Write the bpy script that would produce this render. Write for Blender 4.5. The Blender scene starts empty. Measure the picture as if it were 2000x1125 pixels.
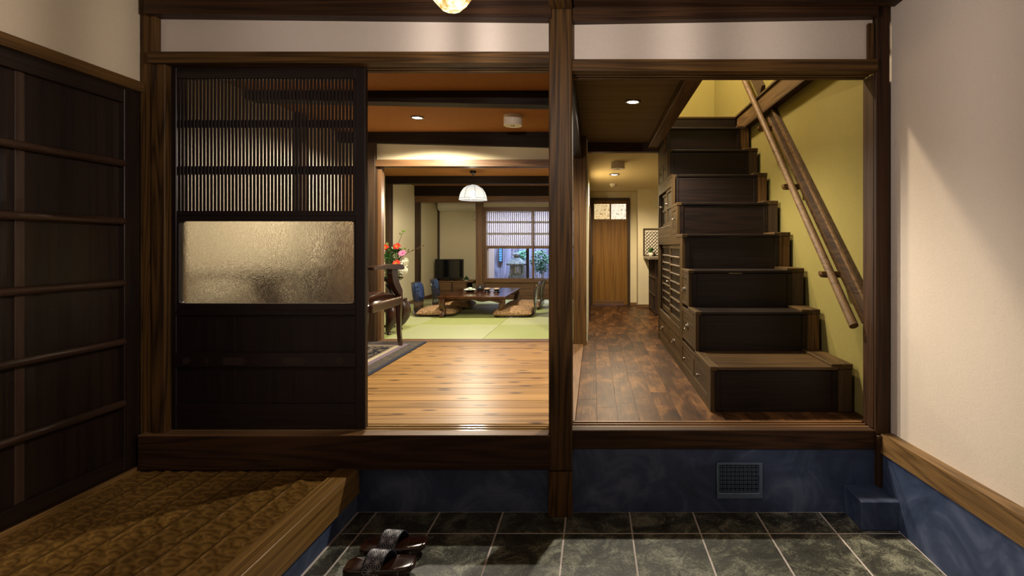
import bpy, bmesh, math, random
from mathutils import Vector, Matrix
random.seed(7)
scene = bpy.context.scene
COL = scene.collection

# ------------------------------------------------------------------ camera, world, exposure
CZ = 1.276                      # eye height above the earthen floor
cam_data = bpy.data.cameras.new('camera')
cam = bpy.data.objects.new('camera', cam_data)
COL.objects.link(cam)
cam.location = (0, 0, CZ)
cam.rotation_euler = (math.pi / 2, 0, 0)
cam_data.sensor_width = 36
cam_data.lens = 18
cam_data.shift_x = -160 / 2000
cam_data.shift_y = -82.5 / 2000
cam_data.clip_start = 0.05
scene.camera = cam

world = bpy.data.worlds.new('night')
scene.world = world
world.use_nodes = True
world.node_tree.nodes['Background'].inputs[0].default_value = (0.25, 0.4, 0.8, 1)
world.node_tree.nodes['Background'].inputs[1].default_value = 0.15

vs = scene.view_settings
vs.view_transform = 'Standard'
vs.look = 'None'
vs.gamma = 1
vs.use_curve_mapping = False
vs.exposure = 0.0

# lamp powers (each lamp's light is built with its lamp further down)
P_GENKAN = 104.0       # glass pendant in the entrance
P_HALL = 165.0          # downlight over the hall boards
P_ROOM = 150.0         # downlight of the board-floored room
P_TATAMI = 105.0       # pendant over the low table
P_FARHALL = 125.0
P_UPSTAIRS = 480.0
P_GARDEN = 110.0
WARM = (1.0, 0.80, 0.55)
NEUTRAL = (1.0, 0.88, 0.70)
PINKISH = (1.0, 0.87, 0.79)
COOL = (0.50, 0.68, 1.0)

def light(name, kind, loc, power, color, size=0.05, spot=None, blend=0.6, parent=None, target=None, sx=None, sy=None):
    d = bpy.data.lights.new(name, kind)
    d.energy = power
    d.color = color
    if kind in ('POINT', 'SPOT'):
        d.shadow_soft_size = size
    if kind == 'SPOT':
        d.spot_size = math.radians(spot)
        d.spot_blend = blend
    if kind == 'AREA':
        d.shape = 'RECTANGLE'
        d.size = sx
        d.size_y = sy
    o = bpy.data.objects.new(name, d)
    COL.objects.link(o)
    if target is not None:
        v = Vector(target) - Vector(loc)
        o.rotation_euler = v.to_track_quat('-Z', 'Y').to_euler()
    if parent is not None:
        o.parent = parent
        o.location = Vector(loc) - wl(parent)
    else:
        o.location = loc
    return o

# ------------------------------------------------------------------ mesh helpers
def wl(o):
    v = Vector((0, 0, 0))
    while o is not None:
        v += o.location
        o = o.parent
    return v

def S(r, g, b):
    f = lambda c: (c / 255 / 12.92) if c / 255 <= 0.04045 else ((c / 255 + 0.055) / 1.055) ** 2.4
    return (f(r), f(g), f(b), 1)

class MB:
    def __init__(s):
        s.v = []; s.f = []
    def add(s, vs, fs):
        n = len(s.v)
        s.v += [tuple(p) for p in vs]
        s.f += [tuple(i + n for i in f) for f in fs]
        return s
    def box(s, x0, x1, y0, y1, z0, z1, b=0.0):
        if x1 < x0: x0, x1 = x1, x0
        if y1 < y0: y0, y1 = y1, y0
        if z1 < z0: z0, z1 = z1, z0
        b = min(b, (x1 - x0) * .45, (y1 - y0) * .45, (z1 - z0) * .45)
        if b <= 0:
            return s.add([(x, y, z) for z in (z0, z1) for y in (y0, y1) for x in (x0, x1)],
                         [(0, 2, 3, 1), (4, 5, 7, 6), (0, 1, 5, 4), (2, 6, 7, 3), (0, 4, 6, 2), (1, 3, 7, 5)])
        V = []; idx = {}
        for ix in (0, 1):
            for iy in (0, 1):
                for iz in (0, 1):
                    X = (x0, x1)[ix]; Y = (y0, y1)[iy]; Z = (z0, z1)[iz]
                    dx = b if ix == 0 else -b; dy = b if iy == 0 else -b; dz = b if iz == 0 else -b
                    idx[ix, iy, iz] = len(V)
                    V += [(X, Y + dy, Z + dz), (X + dx, Y, Z + dz), (X + dx, Y + dy, Z)]
        F = []
        q = ((0, 0), (1, 0), (1, 1), (0, 1))
        for a in (0, 1):
            F.append([idx[a, u, w] for u, w in q])
            F.append([idx[u, a, w] + 1 for u, w in q])
            F.append([idx[u, w, a] + 2 for u, w in q])
        for u in (0, 1):
            for w in (0, 1):
                F.append([idx[u, w, 0], idx[u, w, 1], idx[u, w, 1] + 1, idx[u, w, 0] + 1])
                F.append([idx[u, 0, w], idx[u, 1, w], idx[u, 1, w] + 2, idx[u, 0, w] + 2])
                F.append([idx[0, u, w] + 1, idx[1, u, w] + 1, idx[1, u, w] + 2, idx[0, u, w] + 2])
        for k in idx.values():
            F.append([k, k + 1, k + 2])
        return s.add(V, F)
    def hexa(s, p):          # 8 points ordered like box(): z0: (y0:x0,x1),(y1:x0,x1), z1 ...
        return s.add(p, [(0, 2, 3, 1), (4, 5, 7, 6), (0, 1, 5, 4), (2, 6, 7, 3), (0, 4, 6, 2), (1, 3, 7, 5)])
    def prism(s, poly, axis, a0, a1):
        n = len(poly)
        def P(u, w, a):
            return {'x': (a, u, w), 'y': (u, a, w), 'z': (u, w, a)}[axis]
        V = [P(u, w, a0) for u, w in poly] + [P(u, w, a1) for u, w in poly]
        F = [tuple(range(n)), tuple(range(2 * n - 1, n - 1, -1))]
        F += [(i, (i + 1) % n, n + (i + 1) % n, n + i) for i in range(n)]
        return s.add(V, F)
    def tube(s, pts, r, seg=8, closed=False, flat=1.0, up=None):
        pts = [Vector(p) for p in pts]; n = len(pts)
        rs = r if isinstance(r, (list, tuple)) else [r] * n
        V = []; F = []; prev = None
        for i, p in enumerate(pts):
            if closed:
                t = pts[(i + 1) % n] - pts[i - 1]
            else:
                t = pts[min(i + 1, n - 1)] - pts[max(i - 1, 0)]
            t.normalize()
            if prev is None:
                a = Vector(up) if up else (Vector((0, 0, 1)) if abs(t.z) < .9 else Vector((1, 0, 0)))
                u = (a - t * a.dot(t)).normalized()
            else:
                u = (prev - t * prev.dot(t)).normalized()
            prev = u
            w = t.cross(u)
            for k in range(seg):
                an = 2 * math.pi * (k + .5) / seg
                V.append(p + u * math.cos(an) * rs[i] + w * math.sin(an) * rs[i] * flat)
        m = n if closed else n - 1
        for i in range(m):
            for k in range(seg):
                j = (i + 1) % n
                F.append((i * seg + k, i * seg + (k + 1) % seg, j * seg + (k + 1) % seg, j * seg + k))
        if not closed:
            F.append(tuple(range(seg))); F.append(tuple(range((n - 1) * seg, n * seg)))
        return s.add(V, F)
    def lathe(s, prof, seg=24, c=(0, 0, 0), axis='z', ph=0.0, cap=True):
        V = []; F = []
        for r, z in prof:
            for k in range(seg):
                a = 2 * math.pi * k / seg + ph
                u, w = r * math.cos(a), r * math.sin(a)
                p = {'z': (u, w, z), 'x': (z, u, w), 'y': (u, z, w)}[axis]
                V.append((p[0] + c[0], p[1] + c[1], p[2] + c[2]))
        n = len(prof)
        for i in range(n - 1):
            for k in range(seg):
                F.append((i * seg + k, i * seg + (k + 1) % seg, (i + 1) * seg + (k + 1) % seg, (i + 1) * seg + k))
        if cap:
            F.append(tuple(range(seg))); F.append(tuple(range((n - 1) * seg, n * seg)))
        return s.add(V, F)
    def ball(s, c, r, seg=12, rings=8):
        if not isinstance(r, (tuple, list)): r = (r, r, r)
        prof = []
        V = []; F = []
        for i in range(rings + 1):
            t = math.pi * i / rings
            for k in range(seg):
                a = 2 * math.pi * k / seg
                V.append((c[0] + r[0] * math.sin(t) * math.cos(a), c[1] + r[1] * math.sin(t) * math.sin(a), c[2] + r[2] * math.cos(t)))
        for i in range(rings):
            for k in range(seg):
                F.append((i * seg + k, i * seg + (k + 1) % seg, (i + 1) * seg + (k + 1) % seg, (i + 1) * seg + k))
        return s.add(V, F)
    def grid(s, fn, nu, nv, skip=None):
        V = [fn(i / nu, j / nv) for i in range(nu + 1) for j in range(nv + 1)]
        F = []
        for i in range(nu):
            for j in range(nv):
                if skip and skip(i, j): continue
                a = i * (nv + 1) + j
                F.append((a, a + 1, a + nv + 2, a + nv + 1))
        return s.add(V, F)
    def xform(s, m):
        s.v = [tuple(m @ Vector(p)) for p in s.v]
        return s
    def mesh(s, name, mat, smooth=None, weld=False, centre=None):
        me = bpy.data.meshes.new(name)
        off = Vector(centre) if centre is not None else Vector((0, 0, 0))
        me.from_pydata([tuple(Vector(p) - off) for p in s.v], [], s.f)
        bm = bmesh.new(); bm.from_mesh(me)
        if weld: bmesh.ops.remove_doubles(bm, verts=bm.verts, dist=1e-5)
        bmesh.ops.recalc_face_normals(bm, faces=bm.faces)
        if smooth is not None:
            for f in bm.faces: f.smooth = True
        bm.to_mesh(me); bm.free()
        if smooth is not None:
            me.set_sharp_from_angle(angle=math.radians(smooth))
        if mat: me.materials.append(mat)
        return me
    def bounds(s):
        xs, ys, zs = zip(*s.v)
        return min(xs), max(xs), min(ys), max(ys), min(zs), max(zs)
    def build(s, name, mat, parent=None, local=False, smooth=None, weld=False):
        """world coordinates unless local; a top-level mesh gets its origin at its base"""
        if local:
            me = s.mesh(name, mat, smooth, weld)
            o = bpy.data.objects.new(name, me); COL.objects.link(o); o.parent = parent
            return o
        b = s.bounds()
        c = Vector(((b[0] + b[1]) / 2, (b[2] + b[3]) / 2, b[4] if parent is None else (b[4] + b[5]) / 2))
        me = s.mesh(name, mat, smooth, weld, c)
        o = bpy.data.objects.new(name, me); COL.objects.link(o)
        if parent is not None:
            o.parent = parent
            o.location = c - wl(parent)
        else:
            o.location = c
        return o

def tag(o, label=None, cat=None, group=None, kind=None):
    if label: o['label'] = label
    if cat: o['category'] = cat
    if group: o['group'] = group
    if kind: o['kind'] = kind
    return o

def thing(name, label, cat, loc, rotz=0.0, group=None, kind=None):
    o = bpy.data.objects.new(name, None); COL.objects.link(o)
    o.location = loc; o.rotation_euler = (0, 0, rotz); o.empty_display_size = 0.05
    return tag(o, label, cat, group, kind)

def share(name, me, wloc, parent):
    o = bpy.data.objects.new(name, me); COL.objects.link(o)
    o.parent = parent
    o.location = Vector(wloc) - wl(parent)
    return o

def copy_thing(root, loc, rotz=None, label=None, group=None):
    r = root.copy(); COL.objects.link(r); r.location = loc
    if rotz is not None: r.rotation_euler = (0, 0, rotz)
    if label: r['label'] = label
    if group: r['group'] = group
    for ch in list(root.children):
        c = ch.copy(); COL.objects.link(c); c.parent = r
        for g in list(ch.children):
            d = g.copy(); COL.objects.link(d); d.parent = c
    return r

def struct(name, mb, mat, label, cat, smooth=None):
    return tag(mb.build(name, mat, smooth=smooth), label, cat, kind='structure')

_trim = [0]
def trim(mb, mat, label, cat, smooth=None):
    _trim[0] += 1
    return struct('trim_%d' % _trim[0], mb, mat, label, cat, smooth)

def px(x, Y): return (x - 1160) * Y / 1000.0        # lens geometry used to size things: 1000 px focal length
def pz(y, Y): return CZ - (y - 480) * Y / 1000.0

# ------------------------------------------------------------------ materials
class NT:
    def __init__(s, name):
        s.m = bpy.data.materials.new(name); s.m.use_nodes = True
        s.t = s.m.node_tree; s.n = s.t.nodes; s.l = s.t.links
        s.b = s.n['Principled BSDF']; s.out = s.n['Material Output']
    def new(s, t, **kw):
        n = s.n.new(t)
        for k, v in kw.items(): setattr(n, k, v)
        return n
    def link(s, a, b): s.l.new(a, b)
    def math(s, op, a, b=None, clamp=False):
        n = s.n.new('ShaderNodeMath'); n.operation = op; n.use_clamp = clamp
        for i, x in enumerate((a, b)):
            if x is None: continue
            if isinstance(x, (int, float)): n.inputs[i].default_value = x
            else: s.l.new(x, n.inputs[i])
        return n.outputs[0]
    def mix(s, fac, a, b, blend='MIX'):
        n = s.n.new('ShaderNodeMix'); n.data_type = 'RGBA'; n.blend_type = blend
        for i, x in ((0, fac), (6, a), (7, b)):
            if isinstance(x, (int, float)): n.inputs[i].default_value = x
            elif isinstance(x, tuple): n.inputs[i].default_value = x
            else: s.l.new(x, n.inputs[i])
        return n.outputs[2]
    def ramp(s, fac, stops, interp='LINEAR'):
        n = s.n.new('ShaderNodeValToRGB'); n.color_ramp.interpolation = interp
        e = n.color_ramp.elements
        while len(e) < len(stops): e.new(0.5)
        for i, (p, c) in enumerate(stops):
            e[i].position = p; e[i].color = c if len(c) == 4 else (*c, 1)
        s.l.new(fac, n.inputs[0])
        return n.outputs[0]
    def noise(s, vec, scale, detail=3, rough=.55, dist=0.0):
        n = s.n.new('ShaderNodeTexNoise')
        n.inputs['Scale'].default_value = scale; n.inputs['Detail'].default_value = detail
        n.inputs['Roughness'].default_value = rough; n.inputs['Distortion'].default_value = dist
        if vec is not None: s.l.new(vec, n.inputs['Vector'])
        return n.outputs['Fac']
    def coord(s, scale=(1, 1, 1), rand=True):
        tc = s.n.new('ShaderNodeTexCoord')
        mp = s.n.new('ShaderNodeMapping'); mp.inputs['Scale'].default_value = scale
        s.l.new(tc.outputs['Object'], mp.inputs['Vector'])
        if not rand: return mp.outputs[0]
        oi = s.n.new('ShaderNodeObjectInfo')
        a = s.n.new('ShaderNodeVectorMath'); a.operation = 'ADD'
        c = s.n.new('ShaderNodeCombineXYZ')
        v = s.math('MULTIPLY', oi.outputs['Random'], 43.0)
        for i in range(3): s.l.new(v, c.inputs[i])
        s.l.new(mp.outputs[0], a.inputs[0]); s.l.new(c.outputs[0], a.inputs[1])
        return a.outputs[0]
    def bump(s, h, strength, dist=0.01):
        n = s.n.new('ShaderNodeBump'); n.inputs['Strength'].default_value = strength
        n.inputs['Distance'].default_value = dist
        s.l.new(h, n.inputs['Height']); s.l.new(n.outputs[0], s.b.inputs['Normal'])
    def set(s, **kw):
        for k, v in kw.items():
            s.b.inputs[k.replace('_', ' ')].default_value = v
        return s

def A(r, g, b): return (r, g, b, 1)

def wood(name, c1, c2, axis='x', rough=.45, fig=1.0, freq=34, bump=.25, vary=.0, knots=False, spec=.4, across=14.0, contrast=1.0):
    k = NT(name)
    sc = {'x': (.55, across, across), 'y': (across, .55, across), 'z': (across, across, .55)}[axis]
    v = k.coord(sc)
    n1 = k.noise(v, .55 * fig, 3, .5, .4)
    g = k.math('POWER', k.math('ADD', k.math('MULTIPLY', k.math('SINE', k.math('MULTIPLY', n1, freq * 2.4)), .5), .5), .6)
    sf = {'x': (3, 160, 160), 'y': (160, 3, 160), 'z': (160, 160, 3)}[axis]
    fib = k.noise(k.coord(sf), 1.0, 3, .6)
    broad = k.noise(v, .3, 2, .5)
    f = k.math('ADD', k.math('MULTIPLY', g, .55 * contrast), k.math('MULTIPLY', k.math('SUBTRACT', fib, .5), 1.1))
    f = k.math('ADD', f, k.math('MULTIPLY', broad, .45), clamp=True)
    col = k.mix(f, c1, c2)
    if knots:
        tc = k.n.new('ShaderNodeVectorMath'); tc.operation = 'MULTIPLY'
        s3 = {'x': (2.6, 8, 8), 'y': (8, 2.6, 8), 'z': (5, 5, 1.7)}[axis]
        vo = k.n.new('ShaderNodeTexVoronoi'); vo.voronoi_dimensions = '2D'; vo.inputs['Scale'].default_value = 1.0
        k.link(k.coord(s3), vo.inputs['Vector'])
        kn = k.ramp(vo.outputs['Distance'], [(0.0, (1, 1, 1)), (.07, (.8, .8, .8)), (.14, (0, 0, 0))])
        col = k.mix(kn, col, (c1[0] * .35, c1[1] * .3, c1[2] * .3, 1))
    if vary:
        oi = k.n.new('ShaderNodeObjectInfo')
        wn = k.n.new('ShaderNodeTexWhiteNoise'); wn.noise_dimensions = '1D'
        k.link(oi.outputs['Random'], wn.inputs['W'])
        hs = k.n.new('ShaderNodeHueSaturation')
        k.link(col, hs.inputs['Color'])
        k.link(k.math('ADD', k.math('MULTIPLY', wn.outputs['Value'], vary * 2), 1 - vary), hs.inputs['Value'])
        col = hs.outputs[0]
    k.link(col, k.b.inputs['Base Color'])
    k.bump(fib, bump, .003)
    k.set(Roughness=rough)
    k.b.inputs['Specular IOR Level'].default_value = spec
    return k.m

def plain(name, col, rough=.5, metal=0.0, noise=0.0, scale=40, bump=0.0, spec=.5, coat=0.0):
    k = NT(name)
    v = k.coord()
    n = k.noise(v, scale, 3)
    if noise:
        c = k.mix(n, tuple(x * (1 - noise) for x in col[:3]) + (1,), tuple(min(1, x * (1 + noise)) for x in col[:3]) + (1,))
        k.link(c, k.b.inputs['Base Color'])
    else:
        k.set(Base_Color=col)
    if bump: k.bump(n, bump, .004)
    k.set(Roughness=rough, Metallic=metal)
    k.b.inputs['Specular IOR Level'].default_value = spec
    k.b.inputs['Coat Weight'].default_value = coat
    k.b.inputs['Coat Roughness'].default_value = .08
    return k.m

def plaster(name, col, fibre=.12, bump=.35, scale=90):
    k = NT(name)
    v = k.coord(rand=False)
    n = k.noise(v, scale, 4, .6, 1.5)
    w = k.noise(v, 5, 2)
    vo = k.n.new('ShaderNodeTexVoronoi'); vo.feature = 'DISTANCE_TO_EDGE'; vo.inputs['Scale'].default_value = scale * .35
    dv = k.n.new('ShaderNodeVectorMath'); dv.operation = 'ADD'
    nz = k.n.new('ShaderNodeTexNoise'); nz.inputs['Scale'].default_value = 14
    k.link(v, nz.inputs['Vector']); k.link(v, dv.inputs[0]); k.link(nz.outputs['Color'], dv.inputs[1])
    k.link(dv.outputs[0], vo.inputs['Vector'])
    fl = k.ramp(vo.outputs['Distance'], [(0, (1, 1, 1)), (.06, (0, 0, 0))])
    d = tuple(x * (1 - fibre) for x in col[:3]) + (1,)
    c = k.mix(k.math('ADD', k.math('MULTIPLY', n, .7), k.math('MULTIPLY', w, .3)), d, col)
    c = k.mix(k.math('MULTIPLY', fl, .35), c, tuple(x * .72 for x in col[:3]) + (1,))
    k.link(c, k.b.inputs['Base Color'])
    k.bump(k.math('SUBTRACT', n, k.math('MULTIPLY', fl, .4)), bump, .003)
    k.set(Roughness=.9)
    k.b.inputs['Specular IOR Level'].default_value = .15
    return k.m

def emit(name, col, strength):
    k = NT(name)
    k.b.inputs['Emission Color'].default_value = col
    k.b.inputs['Emission Strength'].default_value = strength
    k.set(Base_Color=col)
    return k.m

TIMBER = {a: wood('timber_' + a, A(.015, .007, .0022), A(.125, .062, .016), a, .55, .8, 40, .4, spec=.22) for a in 'xyz'}
TIMBER_D = {a: wood('timber_dark_' + a, A(.010, .0045, .002), A(.058, .025, .009), a, .55, .8, 40, .35, spec=.25) for a in 'xyz'}
LACQ = {a: wood('door_brown_' + a, A(.0055, .0028, .0028), A(.013, .0066, .006), a, .42, 1, 20, .2) for a in 'xyz'}
BOARD = {a: wood('board_door_' + a, A(.007, .0035, .002), A(.019, .0095, .0055), a, .42, 1, 18, .2, vary=.06) for a in 'xyz'}
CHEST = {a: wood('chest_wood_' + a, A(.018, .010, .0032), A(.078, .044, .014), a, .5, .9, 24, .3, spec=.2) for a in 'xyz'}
CHEST_SHADE = wood('chest_shaded_wood', A(.0025, .0012, .001), A(.012, .0052, .003), 'x', .42, .9, 30, .3, spec=.3)  # same chest wood made darker: shade on the fronts put into the colour
INNER = {a: wood('inner_post_' + a, A(.085, .043, .017), A(.20, .105, .044), a, .42, .8, 34, .3) for a in 'xyz'}
BEAM = wood('dark_beam', A(.005, .0025, .0012), A(.022, .011, .005), 'x', .6, .8, 30, .3, spec=.2)  # near-black wood for the ceiling beams
PLASTER_A = plaster('board_room_plaster', A(.62, .55, .43), .10, .25, 120)
INNER_D = {a: wood('inner_beam_' + a, A(.014, .007, .0035), A(.055, .029, .012), a, .5, .8, 30, .3) for a in 'xyz'}
PINE = wood('pine_floor', A(.165, .080, .022), A(.42, .232, .072), 'x', .38, .7, 22, .25, vary=.10, contrast=1.2, knots=True, spec=.3)
def _hallf():
    k = NT('hall_floor')
    v = k.coord((9, 3.2, 9)); b = k.noise(v, 1.0, 5, .68, .6)
    fib = k.noise(k.coord((190, 5, 190)), 1.0, 3, .6)
    f = k.math('ADD', k.math('MULTIPLY', b, .72), k.math('MULTIPLY', fib, .28))
    oi = k.n.new('ShaderNodeObjectInfo')
    hs = k.n.new('ShaderNodeHueSaturation')
    k.link(k.ramp(f, [(.36, (.014, .0055, .0022)), (.5, (.058, .024, .0085)), (.64, (.160, .072, .022))]), hs.inputs['Color'])
    k.link(k.math('ADD', k.math('MULTIPLY', oi.outputs['Random'], .5), .78), hs.inputs['Value'])
    k.link(hs.outputs[0], k.b.inputs['Base Color']); k.bump(fib, .15, .003); k.set(Roughness=.42)
    k.b.inputs['Specular IOR Level'].default_value = .2
    return k.m
HALLF = _hallf()
ROUNDR = wood('round_rail_highlight_wood', A(.018, .009, .005), A(.052, .027, .015), 'y', .32, 1, 18, .2)  # door wood lightened: highlights on the rails put into the colour
def _hewn():
    k = NT('hewn_plank')
    v = k.coord((7, 1.2, 1)); n = k.noise(v, 1.0, 3, .5)
    tc = k.n.new('ShaderNodeTexCoord'); sp = k.n.new('ShaderNodeSeparateXYZ'); k.link(tc.outputs['Object'], sp.inputs[0])
    ring = k.math('ADD', k.math('MULTIPLY', sp.outputs[2], 1100.0), k.math('MULTIPLY', n, 7.0))      # growth rings cut open by the adze
    g = k.math('ADD', k.math('MULTIPLY', k.math('SINE', ring), .5), .5)
    fib = k.noise(k.coord((150, 4, 150)), 1.0, 3, .6)
    f = k.math('ADD', k.math('MULTIPLY', g, .5), k.math('MULTIPLY', fib, .5))
    oi = k.n.new('ShaderNodeObjectInfo')
    hs = k.n.new('ShaderNodeHueSaturation')
    k.link(k.mix(f, A(.060, .028, .006), A(.25, .135, .032)), hs.inputs['Color'])
    k.link(k.math('ADD', k.math('MULTIPLY', oi.outputs['Random'], .35), .82), hs.inputs['Value'])
    k.link(hs.outputs[0], k.b.inputs['Base Color']); k.bump(fib, .3, .003); k.set(Roughness=.36)
    return k.m
HEWN = _hewn()
EDGE = wood('edge_beam', A(.09, .046, .012), A(.30, .17, .052), 'y', .4, .5, 60, .5)
RAILW = wood('rail_wood', A(.05, .025, .008), A(.205, .118, .043), 'y', .45, .6, 46, .4)
HANDR = wood('handrail_wood', A(.05, .027, .010), A(.13, .073, .028), 'y', .6, .8, 30, .3, spec=.25)
ENDDOOR = wood('end_door_wood', A(.12, .056, .011), A(.23, .120, .028), 'z', .5, .8, 20, .15, spec=.2)
WALNUT = {a: wood('walnut_' + a, A(.022, .007, .003), A(.085, .030, .012), a, .13, .8, 24, .15, spec=.6) for a in 'xyz'}
CHAIRW = {a: wood('chair_wood_' + a, A(.014, .0055, .0035), A(.050, .018, .009), a, .25, .8, 20, .1, spec=.6) for a in 'xyz'}
PLASTER = plaster('genkan_plaster', A(.72, .635, .55))
PLASTER_L = plaster('cream_genkan_plaster', A(.60, .50, .355))
PLASTER_T = plaster('tatami_room_plaster', A(.72, .64, .42), .10, .25, 120)
PLASTER_Y = plaster('stair_plaster', A(.24, .20, .058), .30, .5, 150)
PLASTER_H = plaster('hall_plaster', A(.72, .65, .44), .10, .25, 120)
CEIL_O = plain('orange_ceiling', A(.31, .128, .030), .8, 0, .12, 30, .1, .2)
CEIL_H = wood('hall_ceiling_cloth', A(.10, .072, .036), A(.16, .118, .060), 'x', .85, 1, 12, .2, spec=.1, across=40)
CEIL_F = plain('far_hall_ceiling', A(.62, .52, .30), .9, 0, .08, 30, .1, .1)

def _mortar():
    k = NT('blue_grey_plaster')
    v = k.coord(rand=False)
    n = k.noise(v, 4.5, 5, .62, 1.2); f = k.noise(v, 60, 3)
    c = k.ramp(n, [(.3, (.017, .030, .072)), (.5, (.042, .064, .135)), (.72, (.105, .135, .225))])
    k.link(c, k.b.inputs['Base Color']); k.bump(k.math('ADD', k.math('MULTIPLY', n, .8), k.math('MULTIPLY', f, .2)), .3, .006)
    k.set(Roughness=.55); return k.m
MORTAR = _mortar()
def _tile():
    k = NT('slate_tile')
    v = k.coord()
    n = k.noise(v, 9, 6, .7, .8); f = k.noise(v, 130, 3, .7)
    t = k.math('ADD', k.math('MULTIPLY', n, .65), k.math('MULTIPLY', f, .35))
    c = k.ramp(t, [(.35, (.005, .005, .005)), (.49, (.048, .050, .040)), (.63, (.27, .28, .215))])
    k.link(c, k.b.inputs['Base Color']); k.bump(t, .45, .005)
    k.set(Roughness=.5); return k.m
TILE = _tile()
GROUT = plain('grout', A(.55, .50, .49), .9, 0, .2, 80)
def _tatami(name, axis, a, b):
    k = NT(name)
    sc = (260, 5, 5) if axis == 'y' else (5, 260, 5)
    n = k.noise(k.coord(sc), 1.0, 2, .5)
    w = k.noise(k.coord((3, 3, 3)), 1.0, 2)
    c = k.mix(k.math('ADD', k.math('MULTIPLY', n, .7), k.math('MULTIPLY', w, .3)), a, b)
    k.link(c, k.b.inputs['Base Color']); k.bump(n, .2, .002); k.set(Roughness=.5); return k.m
TATAMI_A = _tatami('tatami_x', 'x', A(.285, .335, .095), A(.385, .43, .165))
TATAMI_B = _tatami('tatami_y', 'y', A(.345, .38, .165), A(.45, .49, .27))
BLACK = plain('black_plastic', A(.008, .008, .009), .3)
WHITE = plain('white_plastic', A(.75, .70, .58), .45)
STEEL = plain('tarnished_metal', A(.20, .17, .13), .38, 1.0, .1, 30)
IRON = plain('black_iron', A(.03, .028, .026), .4, .8)
def _clear():
    k = NT('clear_glass')
    tr = k.new('ShaderNodeBsdfTransparent'); gl = k.new('ShaderNodeBsdfGlossy'); gl.inputs['Roughness'].default_value = .02
    mx = k.new('ShaderNodeMixShader'); mx.inputs[0].default_value = .06
    k.link(tr.outputs[0], mx.inputs[1]); k.link(gl.outputs[0], mx.inputs[2]); k.link(mx.outputs[0], k.out.inputs[0]); return k.m
CLEAR = _clear()
def _frost():
    k = NT('frosted_glass')
    v = k.coord(rand=False)
    nz = k.n.new('ShaderNodeTexNoise'); nz.inputs['Scale'].default_value = 22
    k.link(v, nz.inputs['Vector'])
    dv = k.n.new('ShaderNodeVectorMath'); dv.operation = 'MULTIPLY_ADD'
    dv.inputs[1].default_value = (.05, .05, .05)
    k.link(nz.outputs['Color'], dv.inputs[0]); k.link(v, dv.inputs[2])
    vo = k.n.new('ShaderNodeTexVoronoi'); vo.feature = 'DISTANCE_TO_EDGE'; vo.inputs['Scale'].default_value = 75
    k.link(dv.outputs[0], vo.inputs['Vector'])
    h = k.ramp(vo.outputs['Distance'], [(0, (0, 0, 0)), (.12, (1, 1, 1))])
    k.bump(h, .30, .0018)
    k.set(Roughness=.27, IOR=1.3)
    k.link(k.mix(h, A(.84, .82, .72), A(.97, .95, .84)), k.b.inputs['Base Color'])  # crackle lines darker: shading of the relief put into the glass colour
    k.b.inputs['Transmission Weight'].default_value = 1.0
    return k.m
FROST = _frost()
def _paper():
    k = NT('shoji_paper')
    tl = k.new('ShaderNodeBsdfTranslucent'); df = k.new('ShaderNodeBsdfDiffuse')
    tl.inputs[0].default_value = A(.9, .88, .92); df.inputs[0].default_value = A(.8, .78, .75)
    mx = k.new('ShaderNodeMixShader'); mx.inputs[0].default_value = .3
    k.link(tl.outputs[0], mx.inputs[1]); k.link(df.outputs[0], mx.inputs[2]); k.link(mx.outputs[0], k.out.inputs[0]); return k.m
PAPER = _paper()
# =================================================================== SETTING
ZF = 0.39                       # level of the raised floors
YW = 2.445                      # front plane of the partition between entrance and rooms

# ---- entrance floor: mortar bed with a slate tile for every tile
fl = struct('floor', MB().box(-1.16, 1.42, -.75, 2.47, -.06, -.0012), GROUT,
            'dark slate tiled entrance floor with pale grout lines, lowest level', 'floor')
full = MB().box(-.148, .148, -.148, .148, -.006, .006, .0015).mesh('tile', TILE)
pitch = .303
for i in range(-4, 5):
    for j in range(-1, 10):
        x0 = -.1325 + pitch * i + .0035; x1 = x0 + pitch - .007
        y1 = 2.272 - pitch * j - .0035; y0 = y1 - pitch + .007
        cx0, cx1, cy0, cy1 = max(x0, -1.125), min(x1, 1.362), max(y0, -.7), min(y1, 2.452)
        if cx1 - cx0 < .03 or cy1 - cy0 < .03: continue
        if cx1 - cx0 > .294 and cy1 - cy0 > .294:
            share('tile', full, ((x0 + x1) / 2, (y0 + y1) / 2, -.006), fl)
        else:
            MB().box(cx0, cx1, cy0, cy1, -.012, 0, .0015).build('tile', TILE, fl)

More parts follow.
